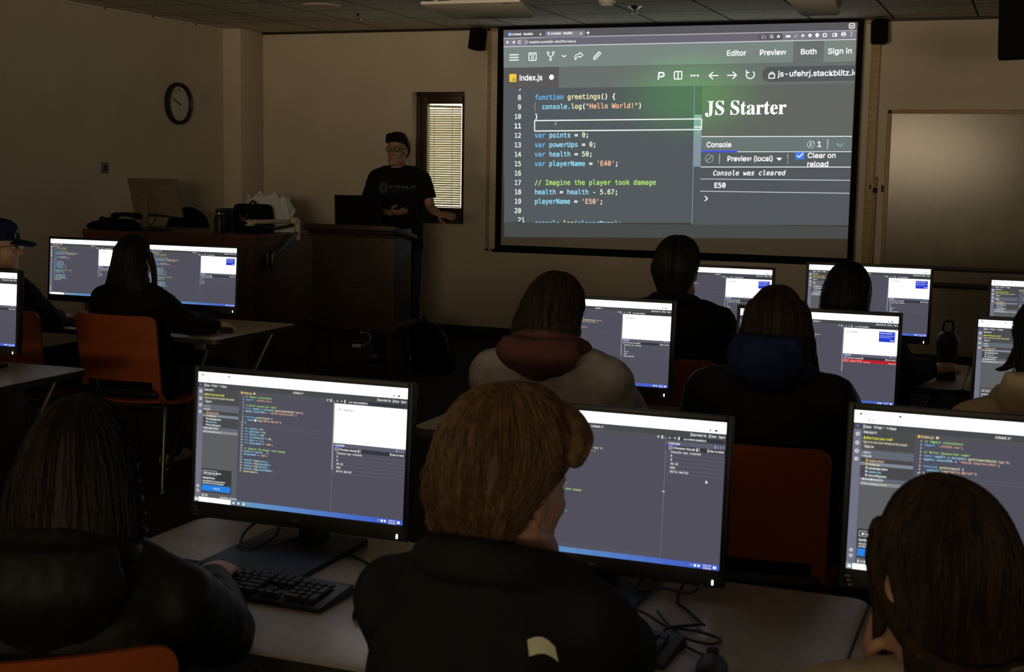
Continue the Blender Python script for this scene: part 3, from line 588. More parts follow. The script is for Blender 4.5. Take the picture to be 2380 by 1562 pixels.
    L = [[('// Import stylesheets', COM)], [('import ', BLU), ("'./style.css'", SAL), (';', WH)], [], [('// Write Javascript code!', COM)],
         [('const ', BLU), ('appDiv', CYA), (' = ', WH), ('document', CYA), ('.getElementById', CRE), ('(', WH), ("'app'", SAL), (');', WH)],
         [('appDiv.innerHTML', CYA), (' = ', WH), ('`<h1>JS Starter</h1>`', SAL), (';', WH)], [], [('function ', BLU), ('greetings', CRE), ('() {', WH)],
         [('  console.', CYA), ('log', CRE), ('(', WH), ('"Hello World!"', SAL), (')', WH)], [('}', WH)], [],
         [('var ', BLU), ('points', CYA), (' = ', WH), ('0', NUM), (';', WH)], [('var ', BLU), ('powerUps', CYA), (' = ', WH), ('0', NUM), (';', WH)], [('var ', BLU), ('health', CYA), (' = ', WH), ('50', NUM), (';', WH)],
         [('var ', BLU), ('totalEnemies', CYA), (' = ', WH), ('10', NUM), (';', WH)], [('var ', BLU), ('pass', CYA), (' = ', WH), ('true', BLU), (';', WH)], [('var ', BLU), ('playerName', CYA), (' = ', WH), ("'E40'", SAL), (';', WH)], [],
         [('// Imagine the player took damage', COM)], [('health', CYA), (' = ', WH), ('health - 5;', CYA)], [('playerName', CYA), (' = ', WH), ("'E50'", SAL), (';', WH)], [],
         [('console.', CYA), ('log', CRE), ('(points);', CYA)], [('console.', CYA), ('log', CRE), ('(powerUps);', CYA)], [('console.', CYA), ('log', CRE), ('(health);', CYA)], [('console.', CYA), ('log', CRE), ('(playerName);', CYA)], [('greetings', CRE), ('();', CRE)]]
    for k, sp in enumerate(L):
        z = 180 + lh * k
        g.code(xs - 36, z, 17, [(str(k + 1).rjust(2), (225, 225, 230))], .019); g.code(xs, z, zs, sp, .019)
    za = 180 + lh * (active if active is not None else 10)
    g.line([(xs, za - 16), (split - 4, za - 16)], 1.8, (105, 105, 120)); g.line([(xs, za + 5), (split - 4, za + 5)], 1.8, (105, 105, 120))
    if edge: g.rect(split - 6, 160, split + 6, 700, (150, 152, 158), 3)
    else: g.line([(split, 160), (split, 700)], 2.4, (135, 135, 148)); g.rect(split - 9, 540, split + 9, 547, (225, 225, 230), 6)
    g.line([(split, 700), (split, 1040)], 2, (125, 125, 138))
    g.text(split - 66, 152, 22, 'P  \u25a3 \u2026  \u2190  \u2192  \u27f3', WH, F_SANS, .019, 165); g.rrect(split + 112, 132, 1912, 158, 12, (52, 54, 58), 3); g.text(split + 128, 152, 20, '\u25b3 js-starter.stackblitz.io', WH, F_SANS, .019, 170, lay=6)
    p0 = 480 if preview else 166
    if preview:
        g.rect(split + 6, 166, 1920, 480, (255, 255, 253), 2, 0, WHT); g.text(split + 36, 222, 38, '\U0001D409\U0001D412 \U0001D412\U0001D42D\U0001D41A\U0001D42B\U0001D42D\U0001D41E\U0001D42B', (45, 45, 45), F_MATH, .019, 140)
        if popup:
            g.rect(1700, 190, 1890, 316, (38, 62, 205), 4); g.text(1712, 218, 23, 'Name your JavaScript file', WH, F_SANS, .019, 140, lay=6); g.text(1712, 246, 18, 'Signing in lets you save these changes and', (190, 205, 255), F_SANS, .019, 168, lay=6)
            g.text(1712, 266, 18, 'share all your work with others', (190, 205, 255), F_SANS, .019, 130, lay=6); g.text(1832, 302, 20, 'Sign in', WH, F_SANS, .019, lay=6); g.text(1866, 216, 22, '\u00d7', WH, lay=6)
    g.rect(split + 6, p0, 1920, p0 + 34, (92, 94, 108), 3); g.text(split + 22, p0 + 25, 22, 'Console', WH, F_SANS, .019, lay=6); g.rect(split + 6, p0 + 30, split + 84, p0 + 35, (70, 85, 240), 5); g.text(1840, p0 + 25, 22, '\u24d8 1  |  \u02c5', (170, 180, 240), F_SANS, .019, 72, lay=6)
    g.rect(split + 6, p0 + 35, 1920, p0 + 66, (52, 54, 60), 3); g.text(split + 20, p0 + 58, 22, '\u2298 | Preview (local) \u25be |', WH, F_SANS, .019, lay=6); g.text(1790, p0 + 58, 22, '\u25a3 Clear on reload', WH, F_SANS, .019, 120, lay=6)
    if error:
        g.rect(split + 6, p0 + 66, 1920, p0 + 104, (190, 34, 44), 3); g.text(split + 14, p0 + 84, 19, 'Console was cleared', (250, 190, 190), F_MONO, .019, lay=6); g.text(split + 14, p0 + 101, 19, 'Error: health is not defined', (255, 200, 200), F_MONO, .019, lay=6); g.text(1830, p0 + 101, 18, 'index.js:21', WH, F_MONO, .019, 84, lay=6)
    else:
        for k, t in enumerate(('Console was cleared', '0', '0', '44.33', 'E50', 'Hello World!')[:rows]):
            z = p0 + 66 + 29 * (k + 1); g.text(split + 40, z - 8, 19.5, t, WH, F_MONO, .019, lay=6); g.line([(split + 6, z), (1920, z)], 1.8, (112, 114, 124))
        g.text(split + 20, p0 + 66 + 29 * (rows + 1) - 8, 20, '\u203a', (120, 140, 250), F_SANS, .019, lay=6)
    N = 14      # task bar, teal on the left to blue on the right
    for k in range(N):
        t = k / (N - 1); g.rect(1920 * k / N, 1040, 1920 * (k + 1) / N, 1080, (112 - 48 * t, 170 - 78 * t, 190 + 10 * t), 6)
    g.rect(0, 1040, 44, 1080, (140, 145, 150), 7); g.rect(10, 1050, 34, 1072, (235, 240, 245), 8); g.rect(44, 1042, 352, 1079, (255, 255, 252), 7, 0, WHT); g.text(86, 1068, 19, 'Type here to search', (50, 50, 50), F_SANS, .019, lay=9)
    for x in (362, 410, 458): g.rect(x, 1044, x + 40, 1077, (120, 125, 130) if x > 450 else (80, 90, 100), 7); g.rect(x + 10, 1051, x + 30, 1071, (235, 235, 235), 8)
    g.text(1708, 1068, 24, '\u02c4  \u25a0 \u25cf', WH, F_SANS, .019, 72, lay=9); g.text(1800, 1058, 17, '10:47 AM', WH, F_SANS, .019, 60, lay=9); g.text(1800, 1077, 17, '3/28/2024', WH, F_SANS, .019, 62, lay=9); g.rect(1876, 1051, 1898, 1070, WH, 8)
    if cursor: cx, cy = cursor; g.poly([(cx, cy), (cx, cy + 26), (cx + 7, cy + 20), (cx + 18, cy + 18)][::1], WH, 9, 1)
    me = g.mesh('display', [M_PANEL, M_TEXT]); return me
UIC = {}
HOUSING = {}
def monitor(x, y, zb, deskz, lb, **kw):
    k = tuple(sorted(kw.items()))
    if k not in UIC: UIC[k] = monitor_ui(**kw)
    t = empty('desktop_monitor', (x, y, deskz), 0, lb, 'monitor', 'student monitors showing a code editor')
    rot = Matrix.Translation((0, 0, zb - deskz)) @ Matrix.Rotation(-TILT, 4, 'X')
    d = link_mesh('display', UIC[k], t); d.matrix_local = rot
    if not HOUSING:
        a, b, c = MW / 2 + 0.012, -0.036, MH + 0.013; h = MB()
        for x0, x1, z0, z1 in ((-a, -MW / 2, b, c), (MW / 2, a, b, c), (-MW / 2, MW / 2, b, 0), (-MW / 2, MW / 2, MH, c)): h.box(((x0 + x1) / 2, 0.006, (z0 + z1) / 2), (x1 - x0, 0.016, z1 - z0), 0.002)
        h.box((0, 0.022, (b + c) / 2), (2 * a - 0.004, 0.022, c - b - 0.004), 0.006); h.box((0, 0.045, (b + c) / 2), (0.34, 0.036, 0.22), 0.012)
        HOUSING['bezel'] = h.mesh('bezel', M_BLACK)
        HOUSING['power_light'] = MB().tube([(MW / 2 - 0.012, -0.0025, -0.029), (MW / 2 - 0.012, -0.0025, -0.022)], 0.0016, 8).mesh('power_light', M_LED)
        HOUSING['badge'] = MB().box((0, -0.0025, -0.018), (0.020, 0.001, 0.005)).mesh('badge', M_GREYM)
        s = MB()
        for k2 in range(3): s.box((-MW / 2 + 0.004 + 0.003 * k2, -0.0025, -0.014 - 0.008 * k2), (0.010 - 0.002 * k2, 0.001, 0.003))
        HOUSING['sticker'] = s.mesh('sticker', M_GREYM)
    for n, me in HOUSING.items():
        o = link_mesh(n, me, t); o.matrix_local = rot
    hz = zb - deskz
    MB().box((0, 0.085, (hz + 0.17) / 2), (0.075, 0.028, hz + 0.17), 0.01).box((0, 0.068, hz + 0.13), (0.10, 0.03, 0.10), 0.008).build('stand_column', M_BLACK, t)
    MB().prism(rrect(-0.125, -0.20, 0.125, 0.12, 0.012), 0.0, 0.014, 'z', 0, 0.003).build('stand_base', M_BLACK, t)
    return t
DZ = 0.737
side = dict(side=True, split=1280, preview=True, popup=False, error=False)
monitor(-1.512, 2.606, 0.8256, DZ, 'monitor with code and a white preview pane, left of the person with short light hair', **side, cursor=(560, 348))
monitor(-0.819, 2.626, 0.8053, DZ, 'monitor partly hidden behind the head of the person with short light hair', side=True, split=1480, preview=False, popup=False, error=False, cursor=(1790, 430), active=36, edge=False)
monitor(-0.031, 2.548, 0.8648, DZ, 'nearest monitor on the right, behind the long-haired person wearing glasses', **side, cursor=(655, 470))
monitor(-1.448, 4.629, 0.8356, DZ, 'monitor right of the person with the pink hood', **side)
monitor(-0.676, 4.645, 0.8306, DZ, 'monitor with a red error line, right of the person with the blue hood', side=True, split=1280, preview=True, popup=True, error=True)
monitor(0.107, 4.640, 0.8360, DZ, 'monitor cut by the right edge, behind the person in the beige hoodie', **side)
monitor(-4.108, 4.387, 0.8435, DZ, 'monitor cut by the left edge, in front of the person in the blue cap', **side)
wide = dict(side=False, split=1150, preview=True, popup=True, error=False, rows=5)
monitor(-4.082, 5.972, 0.8659, DZ, 'monitor right of the long-haired person on the orange chair', **wide)
monitor(-4.724, 5.972, 0.876, DZ, 'monitor left of the long-haired person on the orange chair, by the blue cap', **wide)
monitor(-1.390, 6.246, 0.852, DZ, 'monitor right of the short dark-haired person in the front row', **wide)
monitor(-0.6915, 6.246, 0.8856, DZ, 'monitor behind the round dark head at the foot of the wooden pointer', side=True, split=1280, preview=True, popup=True, error=False)
monitor(0.097, 6.246, 0.850, DZ, 'farthest right monitor, standing below the right whiteboard', **side)

# ------------------------------------------------------------------ student tables
def table(x0, x1, y0, y1, lb):
    t = empty('classroom_table', ((x0 + x1) / 2, (y0 + y1) / 2, 0), 0, lb, 'table', 'student tables')
    a, b = (x1 - x0) / 2, (y1 - y0) / 2
    MB().prism(rrect(-a, -b, a, b, 0.045), DZ - 0.026, DZ, 'z', 0, 0.002).build('tabletop', M_LAM, t)
    P = rrect(-a - 0.002, -b - 0.002, a + 0.002, b + 0.002, 0.046); Q = rrect(-a + 0.004, -b + 0.004, a - 0.004, b - 0.004, 0.042)
    MB().rings([[Vector((p[0], p[1], z)) for p in r] for r, z in ((P, DZ - 0.026), (P, DZ - 0.002), (Q, DZ - 0.002), (Q, DZ - 0.026))], False, closed=True).build('edge_band', M_EDGE, t)
    for s in (-1, 1):
        for r in (-1, 1):
            MB().tube([(s * (a - 0.10), r * (b - 0.08), DZ - 0.035), (s * (a - 0.42), r * (b - 0.16), 0.02)], 0.0135, 12).ell((s * (a - 0.42), r * (b - 0.16), 0.016), (0.02, 0.02, 0.016)).build('leg', M_GREYM, t)
        MB().box((s * (a - 0.10), 0, DZ - 0.034), (0.05, 2 * b - 0.1, 0.016), 0.004).build('leg_bracket', M_BLACK, t)
    MB().box((0, b - 0.1, 0.56), (2 * a - 0.50, 0.014, 0.28), 0.003).build('modesty_panel', M_BLACK, t)
    return t
table(-1.87, -0.272, 2.012, 2.78, 'nearest table on the left, under the monitor with the looping cable')
table(-0.267, 1.33, 2.012, 2.78, 'nearest table on the right, under the monitor of the person with glasses')
table(-1.905, -0.385, 4.045, 4.82, 'second-row table in front of the person with the pink hood')
table(-0.38, 1.14, 4.045, 4.82, 'second-row table at the right edge, in front of the person in the beige hoodie')
table(-5.17, -3.655, 3.85, 4.61, 'second-row table at the left edge, with a lit bare right corner')
ft = table(-5.23, -3.715, 5.66, 6.43, 'front-row table on the left, before the orange chair with the long-haired person')
table(-1.82, -0.245, 5.72, 6.50, 'front-row table in front of the short dark-haired person in black')
table(-0.24, 1.28, 5.72, 6.50, 'front-row table on the far right, beside the water bottle')
MB().box((0.655, -0.388, 0.695), (0.07, 0.004, 0.028), 0.002).build('socket_plate', M_GREYM, ft)

# ------------------------------------------------------------------ chairs
CH = {}
def chair_parts():
    W, Z0, Z1 = 0.225, 0.44, 0.87
    nu, nv = 24, 24; front = {}; 
    def pos(u, v, off):
        x = W * u * (1.0 + 0.04 * v); z = Z0 + (Z1 - Z0) * v
        y = -0.20 - 0.055 * v - 0.03 * (1 - u * u) + off
        if v < 0.12: y += 0.05 * (0.12 - v) / 0.12
        return Vector((x, y, z))
    def inside(u, v):
        if 0.12 < v < 0.27 and abs(u) < 0.80: return False
        return True
    mb = MB(); idx = {}
    cells = [(i, j) for i in range(nu) for j in range(nv) if inside(-1 + 2 * (i + .5) / nu, (j + .5) / nv)]
    cs = set(cells)
    def V(i, j, k):
        if (i, j, k) not in idx:
            idx[(i, j, k)] = len(mb.v); u, v = -1 + 2 * i / nu, j / nv
            du, dv = max(0, abs(u) - 0.84) / 0.16, max(0, v - 0.91) / 0.09; L = math.sqrt(du * du + dv * dv)
            if L > 1: u = math.copysign(0.84 + 0.16 * du / L, u) if du else u; v = 0.91 + 0.09 * dv / L if dv else v
            mb.v.append(pos(u, v, 0.006 if k else -0.006))
        return idx[(i, j, k)]
    for i, j in cells:
        mb.f.append((V(i, j, 1), V(i + 1, j, 1), V(i + 1, j + 1, 1), V(i, j + 1, 1))); mb.f.append((V(i, j + 1, 0), V(i + 1, j + 1, 0), V(i + 1, j, 0), V(i, j, 0)))
        for (di, dj), (p, r) in {(-1, 0): ((i, j), (i, j + 1)), (1, 0): ((i + 1, j + 1), (i + 1, j)), (0, -1): ((i + 1, j), (i, j)), (0, 1): ((i, j + 1), (i + 1, j + 1))}.items():
            if (i + di, j + dj) not in cs: mb.f.append((V(*p, 0), V(*r, 0), V(*r, 1), V(*p, 1)))
    mb.mi = [0] * len(mb.f); mb.sm = [True] * len(mb.f)
    CH['backrest'] = (mb.mesh('backrest', M_ORANGE, 60), 1)
    st = MB(); P = []
    for k in range(13):
        v = k / 12; y = -0.21 + 0.43 * v; z = 0.455 - 0.03 * math.sin(math.pi * v) - (0.05 * ((v - 0.8) / 0.2) ** 2 if v > 0.8 else 0); hw_ = 0.215 - (0.03 * ((v - 0.85) / 0.15) ** 2 if v > .85 else 0)
        P.append([Vector((hw_ * u, y, z - 0.014 * (1 - u * u) + o)) for u, o in [(-1 + 2 * i / 10, 0.006) for i in range(11)] + [(1 - 2 * i / 10, -0.008) for i in range(11)]])
    st.rings(P, True); CH['seat'] = (st.mesh('seat', M_ORANGE, 60), 1)
    fr = MB().tube([(-0.19, -0.2, 0.42), (-0.19, 0.17, 0.42), (0.19, 0.17, 0.42), (0.19, -0.2, 0.42)], 0.011, 10, closed=True)
    CH['seat_frame'] = (fr.mesh('seat_frame', M_CHROME, 60), 1)
    CH['lumbar_bar'] = (MB().tube(spline([(-0.2, -0.225, 0.49), (0, -0.245, 0.485), (0.2, -0.225, 0.49)], 6), 0.016, 8, flat=1.4).mesh('lumbar_bar', M_BLACK, 60), 1)
    for k, (sx, sy) in enumerate(((-1, 1), (1, 1), (-1, -1), (1, -1))):
        CH['leg%d' % k] = (MB().tube(spline([(sx * 0.19, sy * 0.14, 0.42), (sx * 0.215, sy * 0.17, 0.35), (sx * 0.245, sy * 0.24, 0.02)], 4), 0.0115, 10).ell((sx * 0.245, sy * 0.24, 0.014), (0.016, 0.016, 0.014)).mesh('leg', M_CHROME, 60), 1)
def chair(x, y, rz, lb):
    if not CH: chair_parts()
    t = empty('orange_chair', (x, y, 0), rz, lb, 'chair', 'orange plastic classroom chairs')
    for n, (me, _) in CH.items(): link_mesh('leg' if n.startswith('leg') else n, me, t)
    return t
# the placed point is the seat centre; the back stands about 0.25 m behind it
def chair_back(x, y, rz, lb): return chair(x - 0.25 * math.sin(rz), y + 0.25 * math.cos(rz), rz, lb)
chair_back(-1.38, 1.56, R(38), 'orange chair nearest the camera, at the bottom left corner')
chair_back(-0.705, 3.62, R(0), 'orange chair of the person with the blue hood')
chair_back(-4.10, 5.37, R(0), 'orange chair of the long-haired person, left of the aisle')
chair_back(-4.72, 5.28, R(4), 'orange chair of the person in the blue cap')
chair_back(-1.36, 5.16, R(0), 'orange chair of the short dark-haired person in the front row')
chair_back(-0.70, 5.26, R(0), 'orange chair under the round dark head in the front row')
chair_back(-1.33, 3.50, R(0), 'orange chair of the person with the pink hood')

# ------------------------------------------------------------------ keyboards, mice, cables
KEYM = {}
def keyboard(x, y, rz, lb, keys=True, light=False):
    t = empty('keyboard', (x, y, DZ + 0.001), rz, lb, 'keyboard', 'black desktop keyboards')
    MB().prism([(-0.065, 0.0), (0.068, 0.0), (0.068, 0.021), (0.05, 0.022), (-0.065, 0.010)], -0.22, 0.22, 'x', 0, 0.002).build('case', M_BLACK, t)
    rows = []
    u = 0.0182; x0 = -0.213
    def put(r, xs):
        for (xk, wk, *h) in xs: rows.append((x0 + (xk + wk / 2) * u, 0.040 - (r - (0 if r else -0.25)) * 0.0172 + 0.0, wk, h[0] if h else 1))
    put(0, [(0, 1)] + [(2 + k, 1) for k in range(4)] + [(6.5 + k, 1) for k in range(4)] + [(11 + k, 1) for k in range(4)] + [(15.3 + k, 1) for k in range(3)])
    put(1, [(k, 1) for k in range(13)] + [(13, 2)] + [(15.3 + k, 1) for k in range(3)] + [(18.7 + k, 1) for k in range(4)])
    put(2, [(0, 1.5)] + [(1.5 + k, 1) for k in range(12)] + [(13.5, 1.5)] + [(15.3 + k, 1) for k in range(3)] + [(18.7 + k, 1) for k in range(3)] + [(21.7, 1, 2)])
    put(3, [(0, 1.75)] + [(1.75 + k, 1) for k in range(11)] + [(12.75, 2.25)] + [(18.7 + k, 1) for k in range(3)])
    put(4, [(0, 2.25)] + [(2.25 + k, 1) for k in range(10)] + [(12.25, 2.75), (16.3, 1)] + [(18.7 + k, 1) for k in range(3)] + [(21.7, 1, 2)])
    put(5, [(0, 1.5), (1.5, 1.25), (2.75, 1.25), (4, 7), (11, 1.25), (12.25, 1.25), (13.5, 1.5)] + [(15.3 + k, 1) for k in range(3)] + [(18.7, 2), (20.7, 1)])
    big = MB()
    for xk, yk, wk, hk in rows:
        ww, hh_ = wk * u - 0.0026, (0.0172 * hk - 0.0026); yc = yk - (hk - 1) * 0.0086; zc = 0.0115 + (yc + 0.065) * 0.10 + 0.003
        k = (round(ww, 4), round(hh_, 4))
        if keys:
            if k not in KEYM:
                a, b, c, d = ww / 2, hh_ / 2, ww / 2 - 0.0018, hh_ / 2 - 0.0016
                KEYM[k] = MB().rings([[Vector((-p, -r, z)), Vector((p, -r, z)), Vector((p, r, z)), Vector((-p, r, z))] for p, r, z in ((a, b, 0), (a, b, 0.002), (c, d, 0.0062))], True).mesh('key', M_KEY)
            o = link_mesh('key', KEYM[k], t, (xk, yc, zc)); o.rotation_euler = (R(5.5), 0, 0)
        else: big.box((xk, yc, zc + 0.003), (ww, hh_, 0.006))
    if not keys: o = big.build('keys', M_KEY, t)
    if light: MB().ell((0.155, 0.060, 0.0215), (0.003, 0.002, 0.001)).build('lock_light', M_LED, t)
    return t
keyboard(-1.467, 2.318, R(-2), 'black keyboard under the hand of the person in the dark puffer jacket')
keyboard(-0.775, 2.300, R(-3), 'black keyboard right of the person with short light hair, number pad showing', light=True)
keyboard(-4.18, 5.84, R(2), 'dark keyboard below the front-row monitor right of the long-haired person', False)
keyboard(-4.80, 5.82, 0, 'dark keyboard in front of the person in the blue cap', False)
keyboard(-4.30, 4.10, 0, 'dark keyboard on the second-row table at the left edge', False)
def mouse(x, y, rz, lb):
    t = empty('computer_mouse', (x, y, DZ + 0.001), rz, lb, 'mouse', 'computer mice')
    rg = []
    for k in range(11):
        v = k / 10; y_ = -0.055 + 0.11 * v; wd = 0.031 * math.sqrt(max(0.02, 1 - (2 * v - 1) ** 4)) * (1 - 0.1 * math.sin(math.pi * v)); h = 0.036 * math.sqrt(max(0.02, 1 - (2 * v - 0.85) ** 2 / 1.6)) * (1 if v < .9 else .7)
        rg.append([Vector((wd * math.cos(a), y_, max(0.0, h * math.sin(a)))) for a in [math.pi * j / 12 for j in range(13)]])
    MB().rings(rg, True).build('shell', M_KEY, t)
    MB().tube([(-0.004, 0.028, 0.033), (0.004, 0.028, 0.033)], 0.007, 10).build('scroll_wheel', M_BLACK, t)
    return t
mouse(-1.165, 2.29, R(15), 'black mouse beside the keyboard, left of the person with short light hair')
mouse(-0.478, 2.235, R(10), 'mouse at the bottom edge, right of the number pad')
mouse(-3.84, 5.90, R(-25), 'mouse under the right hand of the long-haired person in the front row')
def cable(pts, r, lb, m=M_BLACK, per=7):
    p = Vector(pts[0]); me = MB().tube([q_ - p for q_ in spline(pts, per)], r, 8).mesh('cable', m, 80)
    o = link_mesh('cable', me, None, p); return mark(o, lb, 'cable')
z0 = DZ + 0.006
cable([(-1.50, 2.70, z0), (-1.535, 2.64, z0 + .01), (-1.57, 2.555, z0), (-1.60, 2.52, z0 + .01), (-1.628, 2.58, z0 + .03), (-1.636, 2.67, z0 + .04), (-1.60, 2.68, z0 + .04), (-1.565, 2.60, z0 + .02), (-1.59, 2.505, z0 + .004), (-1.54, 2.53, z0), (-1.47, 2.60, z0), (-1.40, 2.62, z0), (-1.30, 2.56, z0)], 0.0032, 'black looping cable on the table left of the monitor stand')
cable([(-0.70, 2.70, DZ + 0.15), (-0.70, 2.70, DZ + 0.06), (-0.715, 2.60, DZ + 0.02), (-0.66, 2.60, z0 + .02), (-0.60, 2.60, z0 + .02), (-0.585, 2.66, z0 + .05), (-0.62, 2.72, DZ + 0.09)], 0.0036, 'black cable looping just under the monitor behind the light-haired person')
cable([(-0.625, 2.70, DZ + 0.16), (-0.63, 2.68, DZ + 0.05), (-0.63, 2.60, z0), (-0.60, 2.55, z0), (-0.55, 2.475, z0), (-0.553, 2.47, z0), (-0.60, 2.41, z0 + .006), (-0.605, 2.385, z0)], 0.0030, 'black cable bent at a sharp corner beside the number pad', per=5)
cable([(-0.72, 2.47, z0 + .02), (-0.66, 2.462, z0 + .01), (-0.61, 2.435, z0), (-0.55, 2.43, z0), (-0.50, 2.405, z0), (-0.51, 2.372, z0), (-0.56, 2.385, z0), (-0.605, 2.44, z0), (-0.645, 2.50, z0 + .004)], 0.0028, 'dark cable lying in a wide loop right of the number pad')
cable([(-0.585, 2.40, z0), (-0.565, 2.36, z0), (-0.53, 2.325, z0), (-0.485, 2.285, z0 + .005)], 0.0026, 'mouse cable running from the number pad to the mouse at the bottom edge')

# ------------------------------------------------------------------ teacher's desk and what stands on it
TZ = 1.03
td = empty('teacher_desk', (-6.55, 9.70, 0), 0, 'tall dark red-brown teaching desk left of the podium', 'desk')
MB().box((0, -0.435, 0.5), (1.64, 0.03, 1.0), 0.003).build('front_panel', M_REDWOOD, td)
MB().box((0.815, 0, 0.5), (0.03, 0.88, 1.0), 0.003).build('side_panel', M_REDWOOD, td); MB().box((-0.805, 0, 0.5), (0.03, 0.88, 1.0), 0.003).build('side_panel', M_REDWOOD, td)
MB().box((0, 0, TZ - 0.016), (1.66, 0.90, 0.032), 0.004).build('desktop', M_REDWOOD, td)
MB().box((0, 0.05, 0.06), (1.58, 0.78, 0.10)).build('plinth', M_BASE, td)

tm = empty('desk_monitor', (-6.85, 9.52, TZ), R(-4), 'old beige-backed monitor seen from behind on the teaching desk', 'monitor')
rt = Matrix.Translation((0, 0, 0.265)) @ Matrix.Rotation(R(15), 4, 'X')
def rc(w_, h_, y): return [rt @ Vector((x * w_ / 2, y, z * h_ / 2)) for x, z in ((-1, -1), (1, -1), (1, 1), (-1, 1))]
MB().rings([rc(0.50, 0.325, 0.02), rc(0.50, 0.325, 0.0), rc(0.49, 0.315, -0.004), rc(0.29, 0.21, -0.115), rc(0.28, 0.20, -0.120)], True).build('rear_shell', M_BEIGE, tm, angle=20)
MB().rings([rc(0.47, 0.295, 0.022), rc(0.47, 0.295, 0.026)], True).build('screen_glass', M_BLACK, tm)
MB().box((-0.01, -0.115, 0.17), (0.075, 0.035, 0.33), 0.012).build('stand_column', M_BEIGE, tm)
MB().prism(rrect(-0.10, -0.06, 0.10, 0.12, 0.03), 0, 0.018, 'z', 0, 0.004).build('stand_base', M_BLACK, tm)
MB().tube(spline([(0.07, -0.08, 0.20), (0.09, -0.10, 0.12), (0.06, -0.12, 0.05), (-0.02, -0.15, 0.012)], 6), 0.006, 8).build('video_cable', M_BLACK, tm)
dp = empty('desk_phone', (-6.985, 9.345, TZ), R(10), 'dark desk phone at the left foot of the beige-backed monitor', 'phone')
MB().prism([(-0.09, 0), (0.09, 0), (0.09, 0.04), (-0.09, 0.10)], -0.09, 0.09, 'x', 0, 0.006).build('base', M_BLACKM, dp)
MB().tube(spline([(-0.12, -0.02, 0.115), (-0.06, -0.02, 0.13), (0.03, -0.02, 0.13), (0.10, -0.02, 0.115)], 5), [0.026] * 4 + [0.018] * 8 + [0.026] * 4, 10).build('handset', M_BLACKM, dp)
fb = MB()
for c, r in (((-0.02, 0, 0.035), (0.14, 0.09, 0.045)), ((0.03, 0.01, 0.07), (0.08, 0.07, 0.035)), ((-0.09, 0, 0.03), (0.09, 0.06, 0.035))): fb.ell(c, r)
cb = empty('cloth_bag', (-7.235, 9.36, TZ - 0.004), 0, 'slumped black cloth bag at the left end of the teaching desk', 'bag')
me = remesh(fb, 0.012, 3); me.materials.append(M_BLACKM); link_mesh('body', me, cb)
MB().tube(spline([(-0.04, -0.02, 0.07), (-0.01, -0.03, 0.105), (0.04, -0.02, 0.09)], 5), 0.008, 8).build('handle', M_BLACKM, cb)
oc = empty('office_chair', (-7.05, 10.55, 0), R(4), 'black office chair with a rounded back behind the teaching desk', 'chair')
rg = []
for k in range(13):
    v = k / 12; wd = 0.225 * math.sqrt(max(0.03, 1 - abs(2 * v - 1) ** 3.2)); z = 0.62 + 0.58 * v; y = -0.22 - 0.06 * v - 0.05 * math.sin(math.pi * v)
    rg.append([Vector((wd * math.cos(a), y + 0.035 * math.sin(a), z)) for a in [2 * math.pi * j / 20 for j in range(20)]])
MB().rings(rg, True).build('backrest', M_BLACKM, oc)
MB().prism(rrect(-0.24, -0.23, 0.24, 0.23, 0.09), 0.45, 0.52, 'z', 0, 0.02).build('seat', M_BLACKM, oc)
MB().tube([(0, -0.05, 0.45), (0, -0.2, 0.45), (0, -0.27, 0.7)], 0.02, 8).build('back_support', M_BLACK, oc)
MB().tube([(0, 0, 0.08), (0, 0, 0.45)], 0.03, 12).build('gas_column', M_BLACK, oc)
for k in range(5):
    a = R(72 * k); b_ = MB().tube([(0, 0, 0.10), (0.30 * math.cos(a), 0.30 * math.sin(a), 0.065)], [0.025, 0.016], 8).build('base_arm', M_BLACK, oc)
    MB().tube([(0.30 * math.cos(a) - 0.012, 0.30 * math.sin(a), 0.028), (0.30 * math.cos(a) + 0.012, 0.30 * math.sin(a), 0.028)], 0.026, 10).build('caster', M_BLACK, b_)
bt = empty('drink_bottle', (-6.105, 9.34, TZ), 0, 'slim black drink bottle on the teaching desk beside the dark bag', 'bottle')
MB().lathe([(0.001, 0), (0.040, 0.0), (0.042, 0.01), (0.042, 0.13), (0.036, 0.148), (0.028, 0.155), (0.001, 0.156)], n=28).build('body', M_BLACK, bt)
MB().lathe([(0.029, 0.152), (0.033, 0.158), (0.033, 0.188), (0.028, 0.196), (0.001, 0.197)], n=24).build('cap', M_BLACK, bt)
MB().lathe([(0.0285, 0.155), (0.0345, 0.158), (0.0345, 0.166), (0.0285, 0.168)], n=24, closed=True).build('neck_ring', M_STEEL, bt)
nb = empty('navy_box', (-6.32, 9.90, TZ), R(6), 'dark navy box behind the black bag on the teaching desk', 'box')
MB().box((0, 0, 0.09), (0.24, 0.16, 0.18), 0.004).build('carton', M_NAVY, nb); MB().box((0, 0, 0.182), (0.244, 0.164, 0.006), 0.001).build('lid', M_NAVY, nb)
hb = empty('backpack', (-6.045, 9.74, TZ - 0.002), R(-8), 'black bag with a small red emblem on the teaching desk', 'backpack')
fb = MB(); fb.rings([[Vector((w_ * math.copysign(abs(math.cos(a)) ** .6, math.cos(a)), d_ * math.copysign(abs(math.sin(a)) ** .6, math.sin(a)), z)) for a in [2 * math.pi * j / 28 for j in range(28)]] for z, w_, d_ in ((0, .165, .08), (.01, .175, .09), (.10, .18, .095), (.19, .175, .085), (.225, .165, .07), (.235, .14, .05))], True)
fb.build('body', M_BLACKM, hb)
